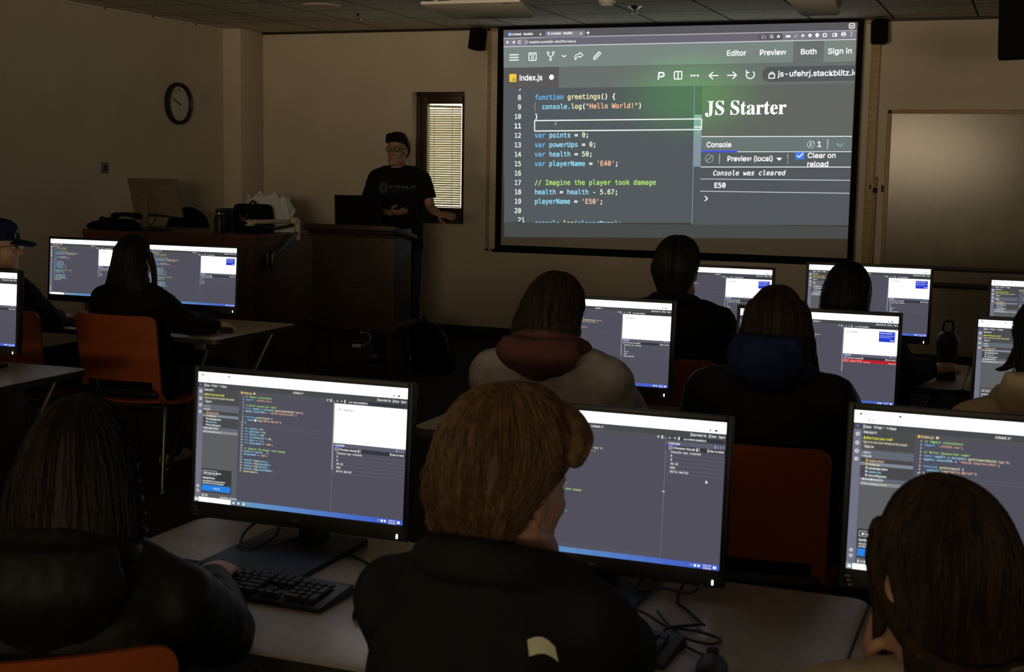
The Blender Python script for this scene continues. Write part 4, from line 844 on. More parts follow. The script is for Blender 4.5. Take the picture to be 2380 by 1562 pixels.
MB().rings([[Vector((w_ * math.copysign(abs(math.cos(a)) ** .6, math.cos(a)), -0.075 + d_ * math.copysign(abs(math.sin(a)) ** .6, math.sin(a)), z)) for a in [2 * math.pi * j / 24 for j in range(24)]] for z, w_, d_ in ((0.01, .13, .03), (.02, .14, .04), (.11, .14, .04), (.125, .13, .03))], True).build('front_pocket', M_BLACKM, hb)
MB().tube(spline([(-0.04, 0, 0.23), (0, 0, 0.26), (0.04, 0, 0.23)], 5), 0.007, 8).build('top_handle', M_BLACKM, hb)
M_RED = mat('red_emblem', (0.12, 0.03, 0.03), 0.6, nscale=30, namt=0.2)
em = MB(); em.box((0.0, -0.122, 0.11), (0.05, 0.006, 0.03), 0.002).box((-0.03, -0.118, 0.135), (0.012, 0.006, 0.05), 0.002, rot=Euler((0, R(-25), 0))).box((0.03, -0.118, 0.135), (0.012, 0.006, 0.05), 0.002, rot=Euler((0, R(25), 0)))
em.build('emblem', M_RED, hb)
pb = empty('plastic_bag', (-6.04, 9.985, TZ), 0, 'crumpled clear plastic bag bunched up behind the black bag on the desk', 'plastic bag')
rg = []; n = 40
for k in range(11):
    v = k / 10; ring = []
    for j in range(n):
        a = 2 * math.pi * j / n; cr = 1 + 0.22 * noise.noise(Vector((math.cos(a) * 2.5, math.sin(a) * 2.5, v * 4))) + 0.10 * noise.noise(Vector((math.cos(a) * 7, math.sin(a) * 7, v * 9)))
        wd = 0.25 * (1 - 0.25 * v) * cr; ring.append(Vector((wd * math.cos(a), 0.12 * cr * math.sin(a), 0.30 * v * (1 + (0.22 * noise.noise(Vector((a * 1.6, 3, 1))) + 0.14 * noise.noise(Vector((a * 4, 1, 7)))) * v))))
    rg.append(ring)
MB().rings(rg, False).build('film', M_FILM, pb, angle=25)
ar = empty('camera_arm', (-5.705, 9.40, 0.80), 0, 'jointed cream support arm clamped to the right side of the teaching desk', 'support arm')
MB().box((0.012, 0.02, 0.03), (0.024, 0.10, 0.12), 0.004).build('wall_plate', M_CHROME, ar); MB().tube([(0.04, 0.02, -0.03), (0.04, 0.02, 0.08)], 0.022, 14).build('pivot', M_CHROME, ar)
MB().tube([(0.04, 0.03, 0.06), (0.03, 0.42, 0.235)], [0.020, 0.017], 12).build('lower_arm', M_GREYM, ar)
MB().tube([(0.03, 0.43, 0.19), (0.03, 0.43, 0.325)], 0.022, 14).build('elbow_post', M_CREAM, ar)
u_ = MB().box((-0.01, 0.12, 0.335), (0.034, 0.62, 0.034), 0.008, rot=Euler((R(-1.5), 0, R(2)))); u_.box((0.02, 0.40, 0.335), (0.05, 0.07, 0.05), 0.012).build('upper_arm', M_CREAM, ar)
MB().box((-0.02, -0.20, 0.335), (0.05, 0.045, 0.05), 0.006).box((-0.02, -0.235, 0.35), (0.045, 0.04, 0.012), 0.004).box((-0.02, -0.235, 0.318), (0.045, 0.04, 0.012), 0.004).build('end_clamp', M_CREAM, ar)
MB().tube(spline([(-0.01, -0.12, 0.315), (-0.01, 0.05, 0.285), (-0.01, 0.22, 0.285), (0.01, 0.38, 0.30)], 6), 0.014, 8).build('cable_sleeve', M_BLACK, ar)

# ------------------------------------------------------------------ podium, laptop, floor bag
pd = empty('podium', (-4.925, 9.52, 0), 0, 'dark wooden speaker podium with a moulded top, in front of the presenter', 'podium')
MB().box((0, 0, 0.75), (0.71, 0.32, 0.72), 0.004).build('body', M_PODIUM, pd)
MB().prism([(-0.215, 1.105), (-0.205, 1.095), (0.215, 1.018), (0.215, 1.055), (-0.215, 1.142)], -0.395, 0.385, 'x', 0, 0.003).build('slanted_top', M_DKWOOD, pd)
MB().rings([[Vector((x * a, y * b, z)) for x, y in ((-1, -1), (1, -1), (1, 1), (-1, 1))] for a, b, z in ((0.356, 0.163, 1.04), (0.36, 0.167, 1.06), (0.385, 0.195, 1.085))], False).build('moulding', M_DKWOOD, pd, angle=20)
MB().box((0, 0, 0.36), (0.79, 0.40, 0.065), 0.006).build('base_shelf', M_DKWOOD, pd)
for sx in (-1, 1):
    for sy in (-1, 1): MB().tube([(sx * 0.33 - 0.02, sy * 0.15, 0.33), (sx * 0.345 - 0.02, sy * 0.16, 0.0)], [0.032, 0.022], 4, caps='flat').build('leg', M_DKWOOD, pd)
lp = empty('laptop', (-4.915, 9.46, 1.119), R(2), 'open black laptop standing on the podium', 'laptop')
sl_ = Euler((R(-10.4), 0, 0))
MB().box(sl_.to_matrix() @ Vector((0, 0.115, 0.011)), (0.40, 0.235, 0.018), 0.004, rot=sl_).build('keyboard_base', M_BLACK, lp)
ld = Euler((R(3), 0, 0)); MB().box(ld.to_matrix() @ Vector((0, -0.008, 0.128)), (0.405, 0.012, 0.235), 0.004, rot=ld).build('lid', M_BLACKM, lp)
MB().box(ld.to_matrix() @ Vector((0, 0.0, 0.13)), (0.375, 0.002, 0.205), 0, rot=ld).build('screen_glass', M_BLACK, lp)
bp = empty('backpack', (-4.345, 9.60, 0), R(-10), 'dark backpack slumped on the floor beside the podium', 'backpack')
fb = MB(); fb.rings([[Vector((cx + w_ * math.copysign(abs(math.cos(a)) ** .7, math.cos(a)), d_ * math.copysign(abs(math.sin(a)) ** .7, math.sin(a)), z)) for a in [2 * math.pi * j / 28 for j in range(28)]] for z, w_, d_, cx in ((0, .15, .10, .02), (.015, .17, .12, .02), (.12, .175, .13, .01), (.25, .155, .12, -.02), (.34, .115, .09, -.05), (.385, .07, .05, -.07))], True)
fb.build('body', M_BLACKM, bp)
MB().rings([[Vector((0.01 + w_ * math.cos(a), -0.11 + d_ * math.sin(a), z)) for a in [2 * math.pi * j / 20 for j in range(20)]] for z, w_, d_ in ((0.02, .11, .03), (.05, .13, .045), (.14, .13, .045), (.18, .11, .03))], True).build('front_pocket', M_BLACKM, bp)
MB().tube(spline([(-0.09, 0.0, 0.375), (-0.08, -0.01, 0.43), (-0.04, 0, 0.375)], 6), 0.009, 8).build('top_handle', M_BLACKM, bp)
MB().tube(spline([(-0.02, 0.03, 0.36), (0.09, 0.01, 0.31), (0.17, -0.02, 0.18), (0.17, -0.03, 0.05)], 6), 0.016, 8, flat=0.45).build('shoulder_strap', M_BLACK, bp)
MB().tube(spline([(0.17, -0.03, 0.04), (0.20, 0.05, 0.008), (0.26, 0.14, 0.006), (0.29, 0.24, 0.006)], 6), 0.008, 6, flat=0.5).build('loose_strap', M_BLACK, bp)
wc = empty('power_adapter', (-5.02, 9.62, 0.0), 0, 'small white adapter on a white cable hanging below the podium', 'adapter')
MB().box((0.0, 0, 0.163), (0.075, 0.028, 0.026), 0.006).build('brick', M_WHITE, wc)
MB().tube(spline([(0.035, 0, 0.168), (0.10, 0.0, 0.19), (0.125, 0, 0.235), (0.09, 0, 0.275), (0.03, 0, 0.262), (0.05, 0, 0.29), (0.06, 0, 0.322)], 6), 0.003, 6).build('cord', M_WHITE, wc)
MB().tube(spline([(-0.035, 0, 0.158), (-0.10, 0.02, 0.13), (-0.16, 0.05, 0.06), (-0.26, 0.1, 0.004)], 6), 0.003, 6).build('mains_cord', M_GREYM, wc)

sb = empty('water_bottle', (-0.322, 5.98, DZ), 0, 'grey sports bottle with a carry loop on the front-row table', 'bottle')
M_SMOKE = mat('smoky_plastic', (0.035, 0.033, 0.032), 0.25, nscale=12, namt=0.2)
MB().lathe([(0.001, 0), (0.040, 0), (0.043, 0.008), (0.041, 0.07), (0.044, 0.14), (0.045, 0.155), (0.001, 0.156)], n=28).build('body', M_SMOKE, sb)
MB().lathe([(0.047, 0.152), (0.049, 0.157), (0.049, 0.175), (0.040, 0.195), (0.022, 0.208), (0.001, 0.21)], n=28).build('lid', M_BLACK, sb)
MB().tube(spline([(-0.018, 0, 0.20), (-0.020, 0, 0.235), (-0.012, 0, 0.25), (0.012, 0, 0.25), (0.020, 0, 0.235), (0.018, 0, 0.20)], 4), 0.006, 8).build('carry_loop', M_BLACK, sb)

# ------------------------------------------------------------------ people
def wrinkle(me, amp, freq, seed=0.0, stretch=(1, 1, 1)):
    N_ = [v.normal.copy() for v in me.vertices]
    for v, n in zip(me.vertices, N_):
        p = Vector((v.co.x * stretch[0], v.co.y * stretch[1], v.co.z * stretch[2])) * freq + Vector((seed, seed * 2, 0))
        v.co += n * amp * (noise.noise(p) + 0.5 * noise.noise(p * 2.3))
    me.update()
def fabric(name, col, rough=0.9, sheen=0.0, bump=0.35, sc=350): return mat(name, col, rough, spec=0.15, nscale=18, namt=0.18, bump=bump, bscale=sc, sheen=sheen)
def hairmat(name, col, rough=0.5): return mat(name, col, rough, spec=0.18, nscale=14, namt=0.45, bump=0.3, bscale=70, stretch=(6, 6, 0.7))

def head_geo(mb, M):
    h = MB()
    h.ell((0, -0.010, 0.030), (0.073, 0.093, 0.088), n=24, m=14); h.ell((0, 0.028, -0.035), (0.060, 0.064, 0.083), n=24, m=14); h.ell((0, 0.045, -0.086), (0.042, 0.042, 0.030))
    h.ell((0, 0.074, -0.105), (0.018, 0.014, 0.013)); h.tube([(0, 0.088, 0.006), (0, 0.106, -0.030), (0, 0.104, -0.038)], [0.008, 0.0125, 0.013], 10)
    for s in (-1, 1):
        h.ell((s * 0.011, 0.097, -0.038), (0.008, 0.009, 0.007)); h.ell((s * 0.038, 0.058, -0.036), (0.020, 0.022, 0.022)); h.tube([(s * 0.012, 0.083, 0.020), (s * 0.046, 0.066, 0.020)], 0.0085, 8)
        h.ell((s * 0.076, -0.004, -0.012), (0.009, 0.019, 0.031), rot=Euler((R(-12), 0, R(s * 18)))); h.ell((s * 0.074, 0.004, -0.036), (0.008, 0.010, 0.010)); h.tube([(s * 0.055, -0.01, -0.06), (s * 0.048, 0.03, -0.09), (s * 0.02, 0.07, -0.108)], 0.020, 8)
    h.ell((0, 0.086, -0.066), (0.021, 0.010, 0.006)); h.ell((0, 0.083, -0.077), (0.019, 0.011, 0.007))
    mb.add(h.v, h.f, mtx=M)
def hand_geo(mb, W, d, b, right, curl=30, sc=1.0, spread=1.0):
    d = d.normalized(); l = d.cross(b).normalized(); b = l.cross(d).normalized(); th = -l if right else l
    mb.tube([W - d * 0.03, W, W + d * 0.03 * sc, W + d * 0.065 * sc, W + d * 0.088 * sc], [0.026 * sc, 0.027 * sc, 0.036 * sc, 0.042 * sc, 0.038 * sc], 14, flat=0.45, up=tuple(b))
    for k, (off, L) in enumerate(((-1.5, 0.070), (-0.5, 0.078), (0.5, 0.074), (1.5, 0.058))):
        o = off if not right else off
        base = W + d * (0.082 - 0.004 * abs(off)) * sc + (-th) * 0.0205 * off * sc; a = R(curl * 0.35); pts = [base]; dirn = (d + (-th) * 0.06 * off * spread).normalized()
        for seg in (0.46, 0.32, 0.24):
            dv = dirn * math.cos(a) - b * math.sin(a); pts.append(pts[-1] + dv * L * seg * sc); a += R(curl)
        mb.tube(pts, [0.0092 * sc, 0.0088 * sc, 0.0080 * sc, 0.0068 * sc], 10)
    p0 = W + d * 0.020 * sc + th * 0.026 * sc - b * 0.004; p1 = p0 + (d * 0.6 + th * 0.75 - b * 0.25).normalized() * 0.040 * sc; p2 = p1 + (d * 0.9 + th * 0.35 - b * 0.3).normalized() * 0.032 * sc; p3 = p2 + (d - b * 0.3).normalized() * 0.022 * sc
    mb.tube([p0 - th * 0.012, p1, p2, p3], [0.016 * sc, 0.0125 * sc, 0.0105 * sc, 0.0085 * sc], 10)

def hair_shell(rings, M, strands=160, seed=1, groove=0.03, off=1.012, wob=0.004, thick=0.0011, parting=0):
    """rings: (z, half width, front y, back y[, centre x]) in the head's frame, top to bottom"""
    rnd = random.Random(seed); n = 56; mb = MB(); rg = []
    rr = [r if len(r) == 5 else (*r, 0.0) for r in rings]
    fine = []
    for i in range(len(rr) - 1):
        a = [rr[max(0, i - 1)], rr[i], rr[i + 1], rr[min(len(rr) - 1, i + 2)]]
        for k in range(4):
            t = k / 4; fine.append([0.5 * (2 * p1 + (p2 - p0) * t + (2 * p0 - 5 * p1 + 4 * p2 - p3) * t * t + (3 * p1 - p0 - 3 * p2 + p3) * t ** 3) for p0, p1, p2, p3 in zip(*a)])
    fine.append(list(rr[-1]))
    def pt(row, th, f):
        z, hw_, yf, yb, cx = row; cy, ry = (yf - yb) / 2, (yf + yb) / 2
        return Vector((cx + hw_ * f * math.cos(th), cy + ry * f * math.sin(th), z))
    for i, row in enumerate(fine):
        rg.append([pt(row, 2 * math.pi * j / n, 1 + groove * noise.noise(Vector((math.cos(2 * math.pi * j / n) * 6, math.sin(2 * math.pi * j / n) * 6, row[0] * 3 + seed))) + 0.5 * groove * noise.noise(Vector((j * 1.7, row[0] * 2, seed)))) for j in range(n)])
    mb.rings(rg, True)
    for k in range(strands):
        th = rnd.uniform(0, 2 * math.pi); i0 = rnd.randint(0, max(1, len(fine) // 4)); i1 = rnd.randint(len(fine) * 2 // 3, len(fine) - 1); f = off + rnd.uniform(-0.012, 0.03); drift = rnd.uniform(-0.25, 0.25); pts = []
        for i in range(i0, i1 + 1, 2):
            t = (i - i0) / max(1, i1 - i0); p = pt(fine[i], th + drift * t, f + 0.01 * math.sin(7 * t + k)); pts.append(p + Vector((rnd.uniform(-wob, wob) * t, rnd.uniform(-wob, wob) * t, 0)))
        if len(pts) > 2: mb.tube(pts, [thick * (1 - 0.6 * q_ / len(pts)) for q_ in range(len(pts))], 4, caps='flat')
    out = MB(); out.add(mb.v, mb.f, mtx=M); return out
def lock(mb, M, pts, rad, flat=0.5, strands=14, seed=3):
    rnd = random.Random(seed); p = spline(pts, 6); r = [rad[0] + (rad[1] - rad[0]) * i / (len(p) - 1) if len(rad) == 2 else rad[min(len(rad) - 1, i * len(rad) // len(p))] for i in range(len(p))]
    k = MB().tube(p, r, 14, flat=flat)
    for _ in range(strands):
        a = rnd.uniform(0, 6.28); k.tube([q_ + Vector((math.cos(a) * r[i] * 1.02, math.sin(a) * r[i] * flat, 0)) + Vector((rnd.uniform(-.002, .002), 0, 0)) for i, q_ in enumerate(p)], 0.0011, 4, caps='flat')
    mb.add(k.v, k.f, mtx=M)

SHORT = [(.134, .010, .005, .03), (.130, .027, .026, .052), (.118, .045, .050, .075), (.092, .064, .072, .098), (.055, .079, .081, .111), (.020, .0855, .035, .114), (-.010, .084, .000, .110), (-.040, .076, -.022, .100), (-.070, .062, -.035, .086), (-.092, .046, -.045, .072)]
CAP = SHORT[:5]
SLEEVE = {'normal': (.064, .056, .052, .047, .040), 'puffy': (.082, .078, .074, .068, .045), 'loose': (.072, .068, .064, .058, .044)}
def person(lb, loc, rz, top, yaw=0, pitch=0, roll=0, sw=0.17, hs=0.96, stand=False, hands=None, hint=None, vox=0.007, sleeve='normal', grow=0.026, top_mat=None, top_name='jacket', legs_mat=None, tee=False, curve=0.035, wr=(0.006, 14), skin=None, elbows=None, feet=None, twist=0, shoe_mat=None, nk=.137, slv=1.0):
    t = empty('person', (loc[0], loc[1], 0), rz, lb, 'person')
    I = (Matrix.Translation((loc[0], loc[1], 0)) @ Matrix.Rotation(rz, 4, 'Z')).inverted()
    L = lambda p: I @ Vector(p); LD = lambda v: I.to_3x3() @ Vector(v)
    pz = 0.93 if stand else 0.50
    hc = L(top) - Vector((0, 0, 0.128 * hs)); HM = Matrix.Translation(hc) @ Euler((R(pitch), R(roll), R(yaw)), 'ZYX').to_matrix().to_4x4() @ Matrix.Scale(hs, 4)
    N = hc + Vector((0, -0.030, -nk * hs)); P0 = Vector((0, 0, pz)); mid = (P0 + N) / 2 + Vector((0, -curve, 0))
    def sp(u): return P0 * (1 - u) ** 2 + mid * 2 * u * (1 - u) + N * u * u
    k = sw / 0.17
    PROF = [(-0.16, .10, .085), (-0.08, .145, .11), (0.02, .162, .118), (.18, .155, .115), (.38, .142 * k, .105), (.58, .15 * k, .112), (.75, .163 * k, .112), (.86, .160 * k, .098), (.93, .125 * k, .08), (.985, .075, .066), (1.03, .058, .058)]
    def torso(mb, g, lo=-1, hi=2, gz=0):
        rg = []
        for u, a, b in PROF:
            if u < lo or u > hi: continue
            c = sp(max(0, u)) if u >= 0 else P0 + Vector((0, 0, u * 0.5)); tg = (sp(u + .02) - sp(u - .02)).normalized() if u > 0 else Vector((0, 0, 1))
            q_ = Matrix.Rotation(R(twist) * max(0, u), 3, 'Z'); X = q_ @ Vector((1, 0, 0)); Y = tg.cross(X).normalized() * 1.0
            rg.append([c + X * ((a + g) * math.copysign(abs(math.cos(w_)) ** .85, math.cos(w_))) + Y * ((b + g) * math.copysign(abs(math.sin(w_)) ** .85, math.sin(w_))) for w_ in [2 * math.pi * j / 28 for j in range(28)]])
        mb.rings(rg, True)
    body = MB(); head_geo(body, HM); torso(body, 0.0)
    body.tube([sp(.95) - Vector((0, 0, .02)), N + Vector((0, 0, .03)), HM @ Vector((0, -0.022, -0.04))], [.062, .054, .053], 14)
    coat = MB(); torso(coat, grow, hi=0.99)
    q_ = Matrix.Rotation(R(twist), 3, 'Z')
    for si, s in ((0, -1), (1, 1)):
        key = 'R' if s > 0 else 'L'
        Sh = sp(.87) + q_ @ Vector((s * sw, -0.004, 0.004))
        if hands and key in hands: Wt, hd, hb, curl = hands[key]; W_ = L(Wt); hd = LD(hd); hb = LD(hb)
        else: W_ = Vector((s * 0.13, 0.36, DZ + 0.035)); hd = Vector((-s * .15, 1, -.05)); hb = Vector((0, 0, 1)); curl = 22
        L1, L2 = 0.275 * k ** .5, 0.245 * k ** .5; dv = W_ - Sh; D_ = dv.length
        if elbows and key in elbows: E_ = L(elbows[key])
        else:
            if D_ > (L1 + L2) * .995: g_ = D_ / (L1 + L2) / .995; L1 *= g_; L2 *= g_
            aa = (L1 * L1 - L2 * L2 + D_ * D_) / (2 * D_); hh2 = math.sqrt(max(0, L1 * L1 - aa * aa)); hv = Vector((hint or {}).get(key, (s * 0.5, -0.35, -1))); n_ = dv.normalized(); hv = (hv - n_ * hv.dot(n_)).normalized(); E_ = Sh + n_ * aa + hv * hh2
        body.tube([sp(.9), Sh], [.055, .052], 12); body.tube([Sh, (Sh + E_) / 2, E_, (E_ + W_) / 2, W_], [.051, .045, .038, .036, .025], 14)
        hand_geo(body, W_, hd, hb, s > 0, curl, 1.0 if stand else .94)
        r = [x * slv for x in SLEEVE[sleeve]]; coat.tube([sp(.90) + Vector((0, 0, .0)), sp(.9).lerp(Sh, .6) + Vector((0, 0, .0)), Sh], [.060 + grow, .058 + grow, r[0]], 14)
        if tee: coat.tube([Sh, Sh.lerp(E_, .35), Sh.lerp(E_, .72)], [.066, .068, .070], 16, caps='flat')
        else:
            We = W_ - (W_ - E_).normalized() * 0.012; pts = [Sh, Sh.lerp(E_, .5), E_, E_.lerp(We, .5), We]
            if sleeve == 'puffy':
                P_ = spline(pts, 9); rr = []
                for i in range(len(P_)):
                    u = i / (len(P_) - 1) * 4; j = min(3, int(u)); rr.append((r[j] + (r[j + 1] - r[j]) * (u - j)) * (0.93 + 0.12 * abs(math.sin(i * math.pi / 4.5))))
                coat.tube(P_, rr, 18)
            else: coat.tube(spline(pts, 4), [r[min(4, i // 4)] + (r[min(4, i // 4 + 1)] - r[min(4, i // 4)]) * ((i % 4) / 4) for i in range(17)], 16)
    trous = MB()
    for s in (-1, 1):
        hip = P0 + Vector((s * .088, 0, -0.01))
        if stand: kn = Vector((s * .10, .03, .49)); an = Vector((s * .105, -.01, .08))
        else: kn = Vector((s * .12, .41, .50)); an = Vector((s * .12, .36, .085))
        if feet: an = L(feet[0 if s < 0 else 1]) + Vector((0, 0, .085)); kn = kn.lerp(Vector((an.x, kn.y, kn.z)), .6)
        body.tube([hip, hip.lerp(kn, .5), kn, kn.lerp(an, .4), an], [.080, .070, .052, .050, .034], 14); toe = an + Vector((s * .02, .14, -.055)); body.tube([an, an + Vector((0, .02, -.05)), toe], [.036, .036, .028], 10)
        trous.tube([hip + Vector((0, 0, .03)), hip.lerp(kn, .5), kn, kn.lerp(an, .4), an + Vector((0, 0, .0))], [.098, .088, .070, .068, .058], 16)
        sh = MB(); sh.tube([an + Vector((0, -.05, -.05)), an + Vector((0, .02, -.045)), an + Vector((s * .012, .09, -.055)), an + Vector((s * .02, .15, -.06))], [.040, .046, .042, .032], 14, flat=0.75, up=(0, 0, 1)); sh.tube([an + Vector((0, 0, .01)), an + Vector((0, 0, -.05))], [.046, .042], 12)
        me = remesh(sh, .009, 2)
        for v in me.vertices: v.co.z = max(v.co.z, 0.003)
        me.materials.append(shoe_mat or M_BLACK); link_mesh('shoe', me, t)
    trous.ell(P0 + Vector((0, -.005, -.02)), (.185, .14, .12))
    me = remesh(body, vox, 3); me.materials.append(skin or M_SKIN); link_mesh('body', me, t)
    me = remesh(coat, 0.009, 6); wrinkle(me, wr[0], wr[1], loc[0] * 7); me.materials.append(top_mat); shirt = link_mesh(top_name, me, t)
    me = remesh(trous, 0.010, 4); wrinkle(me, .004, 14, loc[1]); me.materials.append(legs_mat or fabric('dark_denim', (0.012, 0.015, 0.03))); link_mesh('trousers', me, t)
    for s in (-1, 1):
        e = MB().ell((s * .030, .0745, .0), (.0125, .0125, .0125), 0).ell((s * .030, .0842, .0), (.0055, .0035, .0055), 1); o = MB(); o.add(e.v, e.f, mtx=HM); o.mi = e.mi; o.build('eye', [M_LIP, M_BLACK], t)
    return t, HM, N, sp, shirt
def add_hair(t, hb_, m, name='hair'): return hb_.build(name, m, t, angle=60)
def hood(t, N, m, w_=.13, zt=None, zb=None, back=.11, neck=.075, name='hood', z=0.0, yo=0.0):
    up = (zt - N.z) if zt else .035; drop = (N.z - zb) if zb else .15
    mb = MB(); c = N + Vector((0, 0.0, z))
    ring = [c + Vector(((neck + .02) * math.cos(a), -0.012 + (neck + .012) * math.sin(a), 0.012 + 0.035 * -math.sin(a))) for a in [2 * math.pi * j / 22 for j in range(22)]]
    mb.tube(ring, .034, 12, closed=True)
    rg = []
    for i in range(9):
        v = i / 8; wd = w_ * (.80 + .20 * min(1, v / .35)) * (1 - v ** 2.6) ** .55 if v < 1 else .004; wd = max(wd, .012); zc = up - (drop + up) * v; yc = yo - (.085 + back * .35 * math.sin(math.pi * min(1, v + .12))); dp_ = .038 * (1 - .35 * v)
        rg.append([c + Vector((wd * math.cos(a), yc + dp_ * math.sin(a) + .05 * (wd * math.cos(a) / w_) ** 2, zc)) for a in [2 * math.pi * j / 24 for j in range(24)]])
    mb.rings(rg, True)
    me = remesh(mb, .007, 6); wrinkle(me, .004, 20, N.x * 9, (1.6, 1, .6)); me.materials.append(m); return link_mesh(name, me, t)
def glasses(t, HM, m=M_BLACK):
    g = MB()
    for s in (-1, 1):
        g.tube([(s * .033 + .025 * math.cos(a), .104 - .004 * abs(math.cos(a)), .002 + .019 * math.sin(a)) for a in [2 * math.pi * j / 20 for j in range(20)]], .0022, 6, closed=True)
        g.tube([(s * .057, .100, .008), (s * .074, .06, .008), (s * .080, .0, .004), (s * .079, -.02, -.012)], .0022, 6)
    g.tube([(-.009, .104, .006), (0, .107, .008), (.009, .104, .006)], .002, 6)
    f_ = MB(); f_.add(g.v, g.f, mtx=HM); o = f_.build('glasses', m, t)
    for s in (-1, 1):
        l = MB().lathe([(.001, -.0006), (.0235, -.0006), (.0235, .0006), (.001, .0006)], (s * .033, .103, .002), 18, axis=(0, 1, 0)); d_ = MB(); d_.add(l.v, l.f, mtx=HM); d_.build('lens', M_GLASS, o)

H_BLACK = hairmat('black_hair', (0.008, 0.006, 0.005)); H_DARK = hairmat('dark_brown_hair', (0.010, 0.007, 0.005)); H_BROWN = hairmat('brown_hair', (0.022, 0.013, 0.008)); H_BLOND = hairmat('sandy_hair', (0.095, 0.056, 0.028))
F_BLACK = fabric('black_cloth', (0.008, 0.008, 0.008)); F_PUFF = mat('puffer_nylon', (0.008, 0.008, 0.0085), 0.6, spec=0.25, nscale=20, namt=0.2, bump=0.12, bscale=60)
F_GREY = fabric('grey_marl', (0.40, 0.37, 0.365)); F_PINK = fabric('dusty_pink', (0.125, 0.055, 0.052)); F_BLUE = fabric('navy_fleece', (0.012, 0.020, 0.075)); F_BEIGE = fabric('beige_fleece', (0.58, 0.47, 0.33)); F_CHAR = fabric('charcoal_cloth', (0.016, 0.0165, 0.018)); F_CREAM = fabric('cream_cloth', (0.42, 0.35, 0.26))
F_JEAN = fabric('blue_denim', (0.018, 0.03, 0.075))

# presenter
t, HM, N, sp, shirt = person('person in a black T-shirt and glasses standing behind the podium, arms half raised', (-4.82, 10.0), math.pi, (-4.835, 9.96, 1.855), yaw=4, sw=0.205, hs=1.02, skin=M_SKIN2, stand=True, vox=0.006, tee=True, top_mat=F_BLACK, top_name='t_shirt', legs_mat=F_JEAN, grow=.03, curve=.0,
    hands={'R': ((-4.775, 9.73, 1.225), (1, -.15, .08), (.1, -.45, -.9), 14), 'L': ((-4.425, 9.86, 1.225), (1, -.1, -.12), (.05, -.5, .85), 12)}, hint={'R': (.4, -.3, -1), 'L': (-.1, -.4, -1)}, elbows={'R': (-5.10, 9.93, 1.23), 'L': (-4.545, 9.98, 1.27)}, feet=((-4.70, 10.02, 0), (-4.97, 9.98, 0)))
hb_ = hair_shell([(.140, .012, .01, .03), (.135, .034, .040, .052), (.120, .056, .070, .076), (.092, .073, .092, .098), (.068, .081, .088, .108), (.045, .083, .050, .111), (.020, .083, .020, .112), (-.010, .080, -.012, .106), (-.040, .072, -.028, .096), (-.065, .058, -.038, .082)], HM, 110, 5)
for k, (x0, x1, zz) in enumerate(((-.050, -.064, .046), (-.030, -.046, .058), (-.008, -.022, .066), (.016, .004, .070), (.038, .030, .064), (.056, .054, .052))): lock(hb_, HM, [(x0, .030, .118), ((x0 + x1) / 2, .068, .104), (x1, .086, zz + .02), (x1 * 1.05, .089, zz)], (.018, .004), .6, 8, 90 + k)
add_hair(t, hb_, H_BLACK)
glasses(t, HM)
# chest print follows the cloth
bm_ = bmesh.new(); bm_.from_mesh(shirt.data); tree = BVHTree.FromBMesh(bm_)
def cloth_print(name, v, f, cx, cz, m):
    V_ = []
    for x, z in v:
        h = tree.ray_cast(Vector((cx - x, 1.0, cz + z)), Vector((0, -1, 0)))      # seen from the front, +x runs to the wearer's left
        V_.append((h[0] + Vector((0, .0025, 0))) if h[0] else Vector((cx - x, .16, cz + z)))
    MB().add(V_, f).build(name, m, t)
M_PRINT = mat('grey_print', (0.20, 0.21, 0.23), 0.8, nscale=40, namt=0.1); M_PRINT2 = mat('dim_print', (0.055, 0.058, 0.065), 0.8, nscale=40, namt=0.2)
v, f = text_geo('STEELE', F_SANS, .01); wd = max(p[0] for p in v)
cloth_print('lettering', [((p[0] / wd) * .215, p[1] * .042) for p in v], f, 0.035, 1.418, M_PRINT)
v, f = text_geo('CONSULTING, INC', F_SANS, .01); wd = max(p[0] for p in v)
cloth_print('small_lettering', [((p[0] / wd) * .215, p[1] * .020) for p in v], f, 0.035, 1.395, M_PRINT2)
dv_ = [(math.cos(2 * math.pi * j / 28) * r_ - .05, math.sin(2 * math.pi * j / 28) * r_) for r_ in (.046, .034, .030, .012) for j in range(28)]
df = [(a * 28 + j, a * 28 + (j + 1) % 28, (a + 1) * 28 + (j + 1) % 28, (a + 1) * 28 + j) for a in (0, 2) for j in range(28)]
cloth_print('round_emblem', dv_, df, 0.035, 1.42, M_PRINT2); bm_.free()

# front row, left
t, HM, N, sp, shirt = person('person in a blue cap and glasses looking right, cut by the left edge', (-4.86, 5.48), R(-8), (-4.845, 5.44, 1.285), yaw=-52, sw=0.17, top_mat=F_CHAR, sleeve='loose', grow=.03, hands={'R': ((-4.79, 5.80, .775), (-.15, 1, -.05), (0, 0, 1), 25)}, elbows={'R': (-4.625, 5.55, .79)}, slv=.92)
add_hair(t, hair_shell([(.10, .07, .06, .095), (.055, .080, .06, .108), (.020, .083, .02, .112), (-.010, .082, -.005, .108), (-.040, .075, -.022, .100), (-.075, .062, -.035, .088)], HM, 60, 9), H_BLACK); glasses(t, HM, M_GREYM)
cp = hair_shell([(.150, .010, .01, .01), (.147, .03, .03, .04), (.136, .058, .062, .072), (.112, .076, .088, .098), (.080, .086, .100, .112), (.052, .089, .102, .116), (.036, .089, .098, .114)], HM, 0, 2, groove=0.0)
F_CAP = fabric('blue_cap_cloth', (0.014, 0.016, 0.06)); cap_o = cp.build('cap', F_CAP, t)
br = MB(); br.rings([[Vector((x * (1 - .42 * (v ** 2)), .088 + .088 * v - .02 * (x / .07) ** 2 * (1 - v), .040 - .018 * v - .016 * (x / .07) ** 2 + o)) for x, o in [(-.075 + .015 * i, .003) for i in range(11)] + [(.075 - .015 * i, -.003) for i in range(11)]] for v in (0, .25, .5, .75, .93, 1.0)], True)
